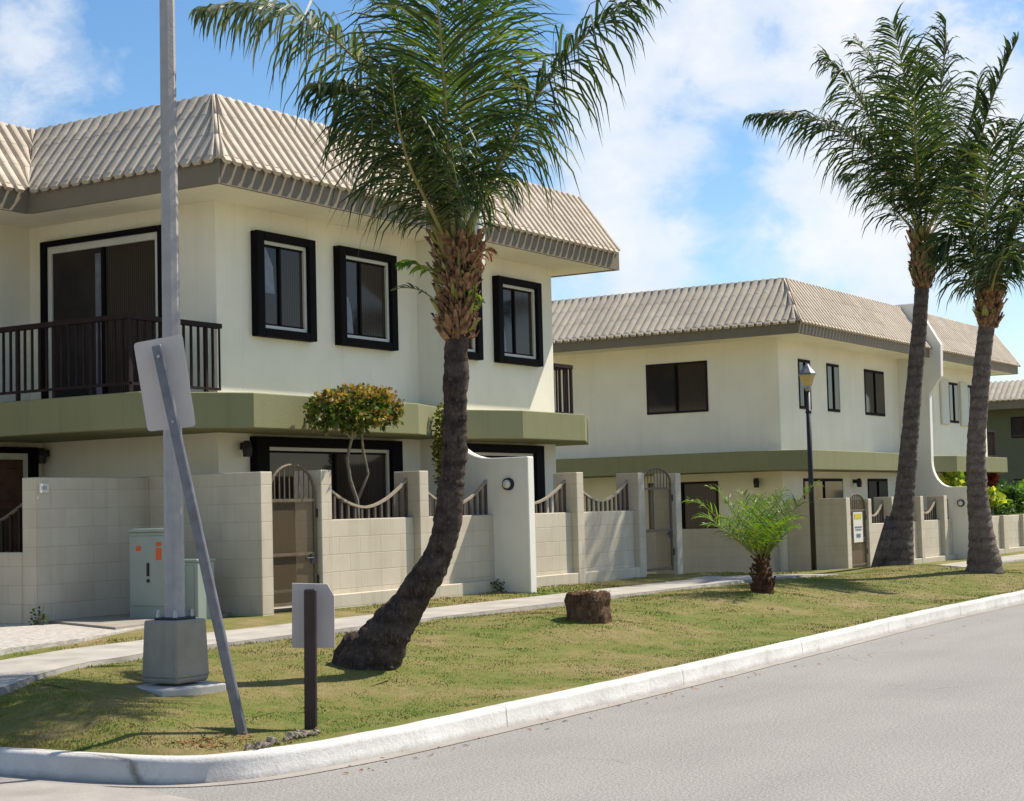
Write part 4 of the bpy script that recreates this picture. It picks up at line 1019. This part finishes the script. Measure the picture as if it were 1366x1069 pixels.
# --- leafy shrubs
def leaves(name, root, blobs, n_, size, mat, shell=.55):
    V = []; Fc = []; k = 0; mb = MB()
    tot = sum(b_[3]*b_[4]*b_[5] for b_ in blobs)
    for (cx_, cy_, cz_, rx, ry, rz) in blobs:
        for i in range(int(n_*rx*ry*rz/tot)):
            d = Vector([random.gauss(0,1) for _ in range(3)]).normalized(); r = random.uniform(shell,1.0)*(1+.16*mn.noise((d.x*2.2+cx_,d.y*2.2,d.z*2.2)))
            p = Vector((cx_+d.x*rx*r, cy_+d.y*ry*r, cz_+d.z*rz*r))
            a = (d+Vector([random.gauss(0,.7) for _ in range(3)])).normalized(); b_ = a.cross(Vector([random.gauss(0,1) for _ in range(3)])).normalized()
            l = size*random.uniform(.6,1.3); w_ = l*.42
            mb.add([p, p+a*l*.5+b_*w_, p+a*l, p+a*l*.5-b_*w_], [(0,1,2,3)])
    return mb.build(name, mat, root)
sx, sy = 16.02, 12.72
shr = empty('shrub', (sx+.55,sy,.5), 'round clipped shrub with green and reddish leaves above the low wall by the sliding door', 'shrub')
def ay(x, y, Y): return at(x, y, dy(x, y, Y))
stems = MB(); bs_ = ay(478,700,12.80); bs_.z = .45
stems.tube([bs_, ay(476,668,12.80), ay(467,640,12.80), ay(463,612,12.78), ay(469,585,12.6), ay(468,560,12.45)], [.03,.028,.022,.02,.018,.014], 7)
stems.tube([ay(478,665,12.8), ay(491,632,12.8), ay(484,600,12.72), ay(482,570,12.5)], [.022,.018,.017,.013], 7)
for e in ((430,560),(450,545),(500,555),(520,545),(485,530)): stems.tube([ay(470,586,12.6), ay((470+e[0])/2,(578+e[1])/2,12.5), ay(*e,12.4)], [.014,.01,.006], 5)
stems.build('stem', M['stem'], shr, smooth=True)
def blob(px, py, Yp, rpx, rpz, ry): dist = dy(px,py,Yp); p = at(px,py,dist); return (p.x,p.y,p.z,rpx*dist/F,ry,rpz*dist/F)
leaves('foliage', shr, [blob(432,552,12.35,28,25,.22), blob(460,545,12.3,32,26,.26), blob(492,543,12.3,32,23,.26), blob(516,552,12.35,18,20,.2), blob(474,558,12.35,42,18,.24)], 3300, .06, M['shrub'], .3)
M['tips'] = leaf_mat('reddish_leaf_tips', [(0,(.12,.13,.02)),(.35,(.25,.19,.04)),(.7,(.34,.13,.055)),(1,(.42,.30,.11))], .35)
leaves('leaf_tips', shr, [blob(440,530,12.3,24,10,.22), blob(470,524,12.28,30,11,.26), blob(502,528,12.28,30,13,.26), blob(522,548,12.3,16,18,.2), blob(497,556,12.2,22,12,.2)], 1100, .055, M['tips'], .3)
vn = empty('climbing_shrub', (19.1,12.75,.5), 'narrow yellowish climbing shrub behind the leaning palm trunk', 'shrub')
vst = MB(); vst.tube([ay(600,690,12.72),ay(594,640,12.72),ay(590,560,12.72)], [.02,.018,.01], 6); vst.build('stem', M['stem'], vn)
leaves('foliage', vn, [blob(590,565,12.72,11,26,.12), blob(589,600,12.72,12,28,.12), blob(592,635,12.72,12,24,.12), blob(596,665,12.72,11,18,.12)], 1500, .05, M['vine'], .2)
# planting at the far right
def simple_shrub(label, blobs, n_, size, mat, dist, basez=.2, name='shrub', shell=.4, group=None):
    bb = [blob(*b_) for b_ in blobs]; cx_ = sum(b_[0] for b_ in bb)/len(bb); cy_ = sum(b_[1] for b_ in bb)/len(bb)
    r_ = empty(name, (cx_,cy_,basez), label, 'shrub', group)
    s_ = MB()
    for b_ in bb: s_.tube([(cx_,cy_,basez),(lerp(cx_,b_[0],.5),lerp(cy_,b_[1],.5),lerp(basez,b_[2],.6)),(b_[0],b_[1],b_[2])], [.04,.03,.01], 6)
    s_.build('stem', M['stem'], r_)
    leaves('foliage', r_, bb, n_, size, mat, shell); return r_
simple_shrub('pale yellow green leafy plant above the curved wall end of the second house', [(1268,640,12.95,14,9,.3),(1284,636,12.95,14,11,.3),(1292,644,12.95,9,8,.25)], 420, .17, M['croton'], 12.9)
simple_shrub('dark red leaved plant right of the tan palm trunk', [(1316,640,13.2,8,10,.25),(1319,630,13.2,5,8,.2)], 200, .16, M['redleaf'], 0)
simple_shrub('bright yellow leaved plant low against the right fence', [(1316,656,12.9,9,6,.25),(1325,667,12.9,11,7,.25)], 200, .15, M['croton'], 0)
simple_shrub('large feathery green bush filling the right edge behind the low fence', [(1345,668,13.6,22,24,.7),(1372,668,13.6,24,26,.7),(1330,680,13.4,16,14,.5),(1400,665,13.6,24,26,.7)], 3400, .15, M['bush'], 44, shell=.2)
# little seedlings at the wall foot
for (x, y, z, h, lb_) in ((12.62,13.85,.46,.26,'small dry weed at the foot of the left wall corner'),(19.1,12.25,.46,.24,'small dark weed growing at the foot of the white dividing wall')):
    wd = empty('weed', (x,y,z), lb_, 'weed'); m_ = MB()
    for k in range(5):
        a = random.random()*6.28; m_.tube([(x,y,z-.03),(x+.04*math.cos(a),y+.04*math.sin(a),z+h*.5),(x+.09*math.cos(a),y+.09*math.sin(a),z+h*random.uniform(.6,1))], [.007,.005,.003], 5)
    m_.build('stem', M['stem'], wd); leaves('foliage', wd, [(x,y,z+h*.45,.09,.09,h*.5)], 90, .035, M['shrubg'], .2)

# --- short mown grass blades
def grass(n_):
    X = rng.uniform(0,1,n_*3)**1.7*26+7.65; Y = rng.uniform(7.0,12.32,n_*3)
    pts = []
    for x, y in zip(X, Y):
        # keep off kerb and sidewalk
        if x < 9.5 and (y > 9.28+ (x-7.6)*.40-.05): continue
        ny = np.interp(x, [p[0] for p in near], [p[1] for p in near]); fy = np.interp(x, [p[0] for p in far_], [p[1] for p in far_])
        if ny-.03 < y < fy+.03: continue
        if y > fy and (x < 14.66 or mn.noise((x*3,y*3,0)) < -.35): 
            if not (x < 12 and fy+.02 < y < fy+.30 and x > 8.3): continue
        if 23.5 < x < 24.5 and y > fy: continue
        if 14.66 < x < 15.46 and y > fy: continue
        ky = np.interp(x, [8.08,8.48,9.07,10.9,13.1,17.4,21.4,32], [6.93,6.84,6.78,6.79,6.84,7.03,7.22,7.3]) if x > 8.08 else 7.0+ (8.08-x)**2*6
        if y < ky+.13: continue
        pts.append((x,y))
        if len(pts) >= n_: break
    return pts
gp_ = grass(90000); nb = len(gp_)
gxy = np.array(gp_); gzz = np.array([hgt(x,y)+.012*mn.noise((x*3,y*3,0))+.02*mn.noise((x*.8,y*.8,5)) for x,y in gp_])
dk_ = np.abs(gxy[:,1]-np.interp(gxy[:,0], [8.08,8.48,9.07,10.9,13.1,17.4,21.4,32], [6.93,6.84,6.78,6.79,6.84,7.03,7.22,7.3])-.14)
dn_ = np.abs(gxy[:,1]-np.interp(gxy[:,0], [p[0] for p in near], [p[1] for p in near])); tallk = 1+1.6*np.exp(-dk_/.04)+2.2*np.exp(-dn_/.07)
tuft = np.array([1+.5*max(0, mn.noise((x*2.3,y*2.3,7))) for x, y in gp_])
ang = rng.uniform(0,6.283,nb); ht = rng.uniform(.004,.011,nb)*(1+.8*(gxy[:,1] > 11.4))*tallk*tuft; wd_ = rng.uniform(.003,.006,nb)*(1+(gxy[:,0]-8)*.05); le = rng.uniform(-.6,.6,(nb,2))
ca, sa = np.cos(ang), np.sin(ang); V3 = np.empty((nb,3,3))
V3[:,0] = np.stack([gxy[:,0]-ca*wd_, gxy[:,1]-sa*wd_, gzz-.006],1); V3[:,1] = np.stack([gxy[:,0]+ca*wd_, gxy[:,1]+sa*wd_, gzz-.006],1)
V3[:,2] = np.stack([gxy[:,0]+le[:,0]*ht, gxy[:,1]+le[:,1]*ht, gzz+ht],1)
me = bpy.data.meshes.new('grass'); me.vertices.add(nb*3); me.vertices.foreach_set('co', V3.reshape(-1)); me.loops.add(nb*3); me.loops.foreach_set('vertex_index', np.arange(nb*3,dtype=np.int32))
me.polygons.add(nb); me.polygons.foreach_set('loop_start', np.arange(0,nb*3,3,dtype=np.int32)); me.polygons.foreach_set('loop_total', np.full(nb,3,dtype=np.int32)); me.update(calc_edges=True); me.materials.append(M['blade'])
go = bpy.data.objects.new('grass', me); col.objects.link(go); tag(go, 'short mown dry green grass covering the lawn', 'grass', kind='stuff')

# ------------------------------------------------------------------ light and sky
SUN_EL, AZ = 52.0, -27.0                    # azimuth from +X towards +Y
sd_ = Vector((math.cos(R(SUN_EL))*math.cos(R(AZ)), math.cos(R(SUN_EL))*math.sin(R(AZ)), math.sin(R(SUN_EL))))
sl = bpy.data.lights.new('sun', 'SUN'); sl.energy = 5.0; sl.angle = R(.55); sl.color = (1.0,.93,.82)
so2 = bpy.data.objects.new('sun', sl); col.objects.link(so2); so2.rotation_euler = sd_.to_track_quat('Z','Y').to_euler()
wld = bpy.data.worlds.new('World'); scene.world = wld; wld.use_nodes = True; nt = wld.node_tree; nt.nodes.clear()
sky = nt.nodes.new('ShaderNodeTexSky'); sky.sky_type = 'NISHITA'; sky.sun_disc = False
sky.sun_elevation = R(SUN_EL); sky.sun_rotation = R(90-AZ); sky.air_density = 1.0; sky.dust_density = .5; sky.ozone_density = 1.7
bg = nt.nodes.new('ShaderNodeBackground'); bg.inputs[1].default_value = .098; hs = nt.nodes.new('ShaderNodeHueSaturation'); hs.inputs['Saturation'].default_value = 1.26; hs.inputs['Value'].default_value = 1.12; nt.links.new(sky.outputs[0], hs.inputs['Color']); nt.links.new(hs.outputs[0], bg.inputs[0])
tc = nt.nodes.new('ShaderNodeTexCoord').outputs['Generated']; q = sep(nt, tc)
vec = comb(nt, q[0], q[1], mth(nt,'MULTIPLY',q[2],1.35))
n1 = noise(nt, vec, 5.5, 9, .58, .15); n2 = noise(nt, vec, 22, 7, .62, .3)
nn = mth(nt,'ADD', mth(nt,'MULTIPLY',n1,.72), mth(nt,'MULTIPLY',n2,.28))
def dirpx(px, py): 
    v = at(px,py,1)-EYE; return v.normalized()
acc = nn
for (px, py, rad, amt) in ((1050,60,260,.16),(1250,330,190,.15),(880,330,120,.10),(840,240,110,.08),(60,40,120,.17),(965,265,120,-.22),(400,60,170,-.2),(870,420,100,.05),(230,65,22,.10),(930,200,40,.06),(330,90,200,-.12),(1190,190,130,.10),(1340,150,90,.02),(700,60,80,-.06),(640,250,90,-.1),(150,120,150,-.08),(760,110,90,.05)):
    d = dirpx(px, py); dt = nt.nodes.new('ShaderNodeVectorMath'); dt.operation = 'DISTANCE'; nt.links.new(tc, dt.inputs[0]); dt.inputs[1].default_value = d
    rr = rad/F; e = mth(nt,'POWER', 2.718, mth(nt,'MULTIPLY', mth(nt,'POWER', mth(nt,'DIVIDE',dt.outputs['Value'],rr), 2.0), -1.0))
    acc = mth(nt,'ADD', acc, mth(nt,'MULTIPLY', e, amt))
cov = ramp(nt, acc, [(.50,(.0,.0,.0)),(.56,(.28,.28,.28)),(.62,(.72,.72,.72)),(.72,(.97,.97,.97))])
shade = ramp(nt, noise(nt, vec, 9, 6, .6), [(.35,(.78,.86,.97)),(.65,(1,1,1))])
bg2 = nt.nodes.new('ShaderNodeBackground'); nt.links.new(shade, bg2.inputs[0]); bg2.inputs[1].default_value = .74
mx = nt.nodes.new('ShaderNodeMixShader'); nt.links.new(cov, mx.inputs[0]); nt.links.new(bg.outputs[0], mx.inputs[1]); nt.links.new(bg2.outputs[0], mx.inputs[2])
wo = nt.nodes.new('ShaderNodeOutputWorld'); nt.links.new(mx.outputs[0], wo.inputs[0])

vs_ = scene.view_settings; vs_.view_transform = 'Standard'; vs_.look = 'None'; vs_.gamma = 1; vs_.exposure = .46; vs_.use_curve_mapping = False
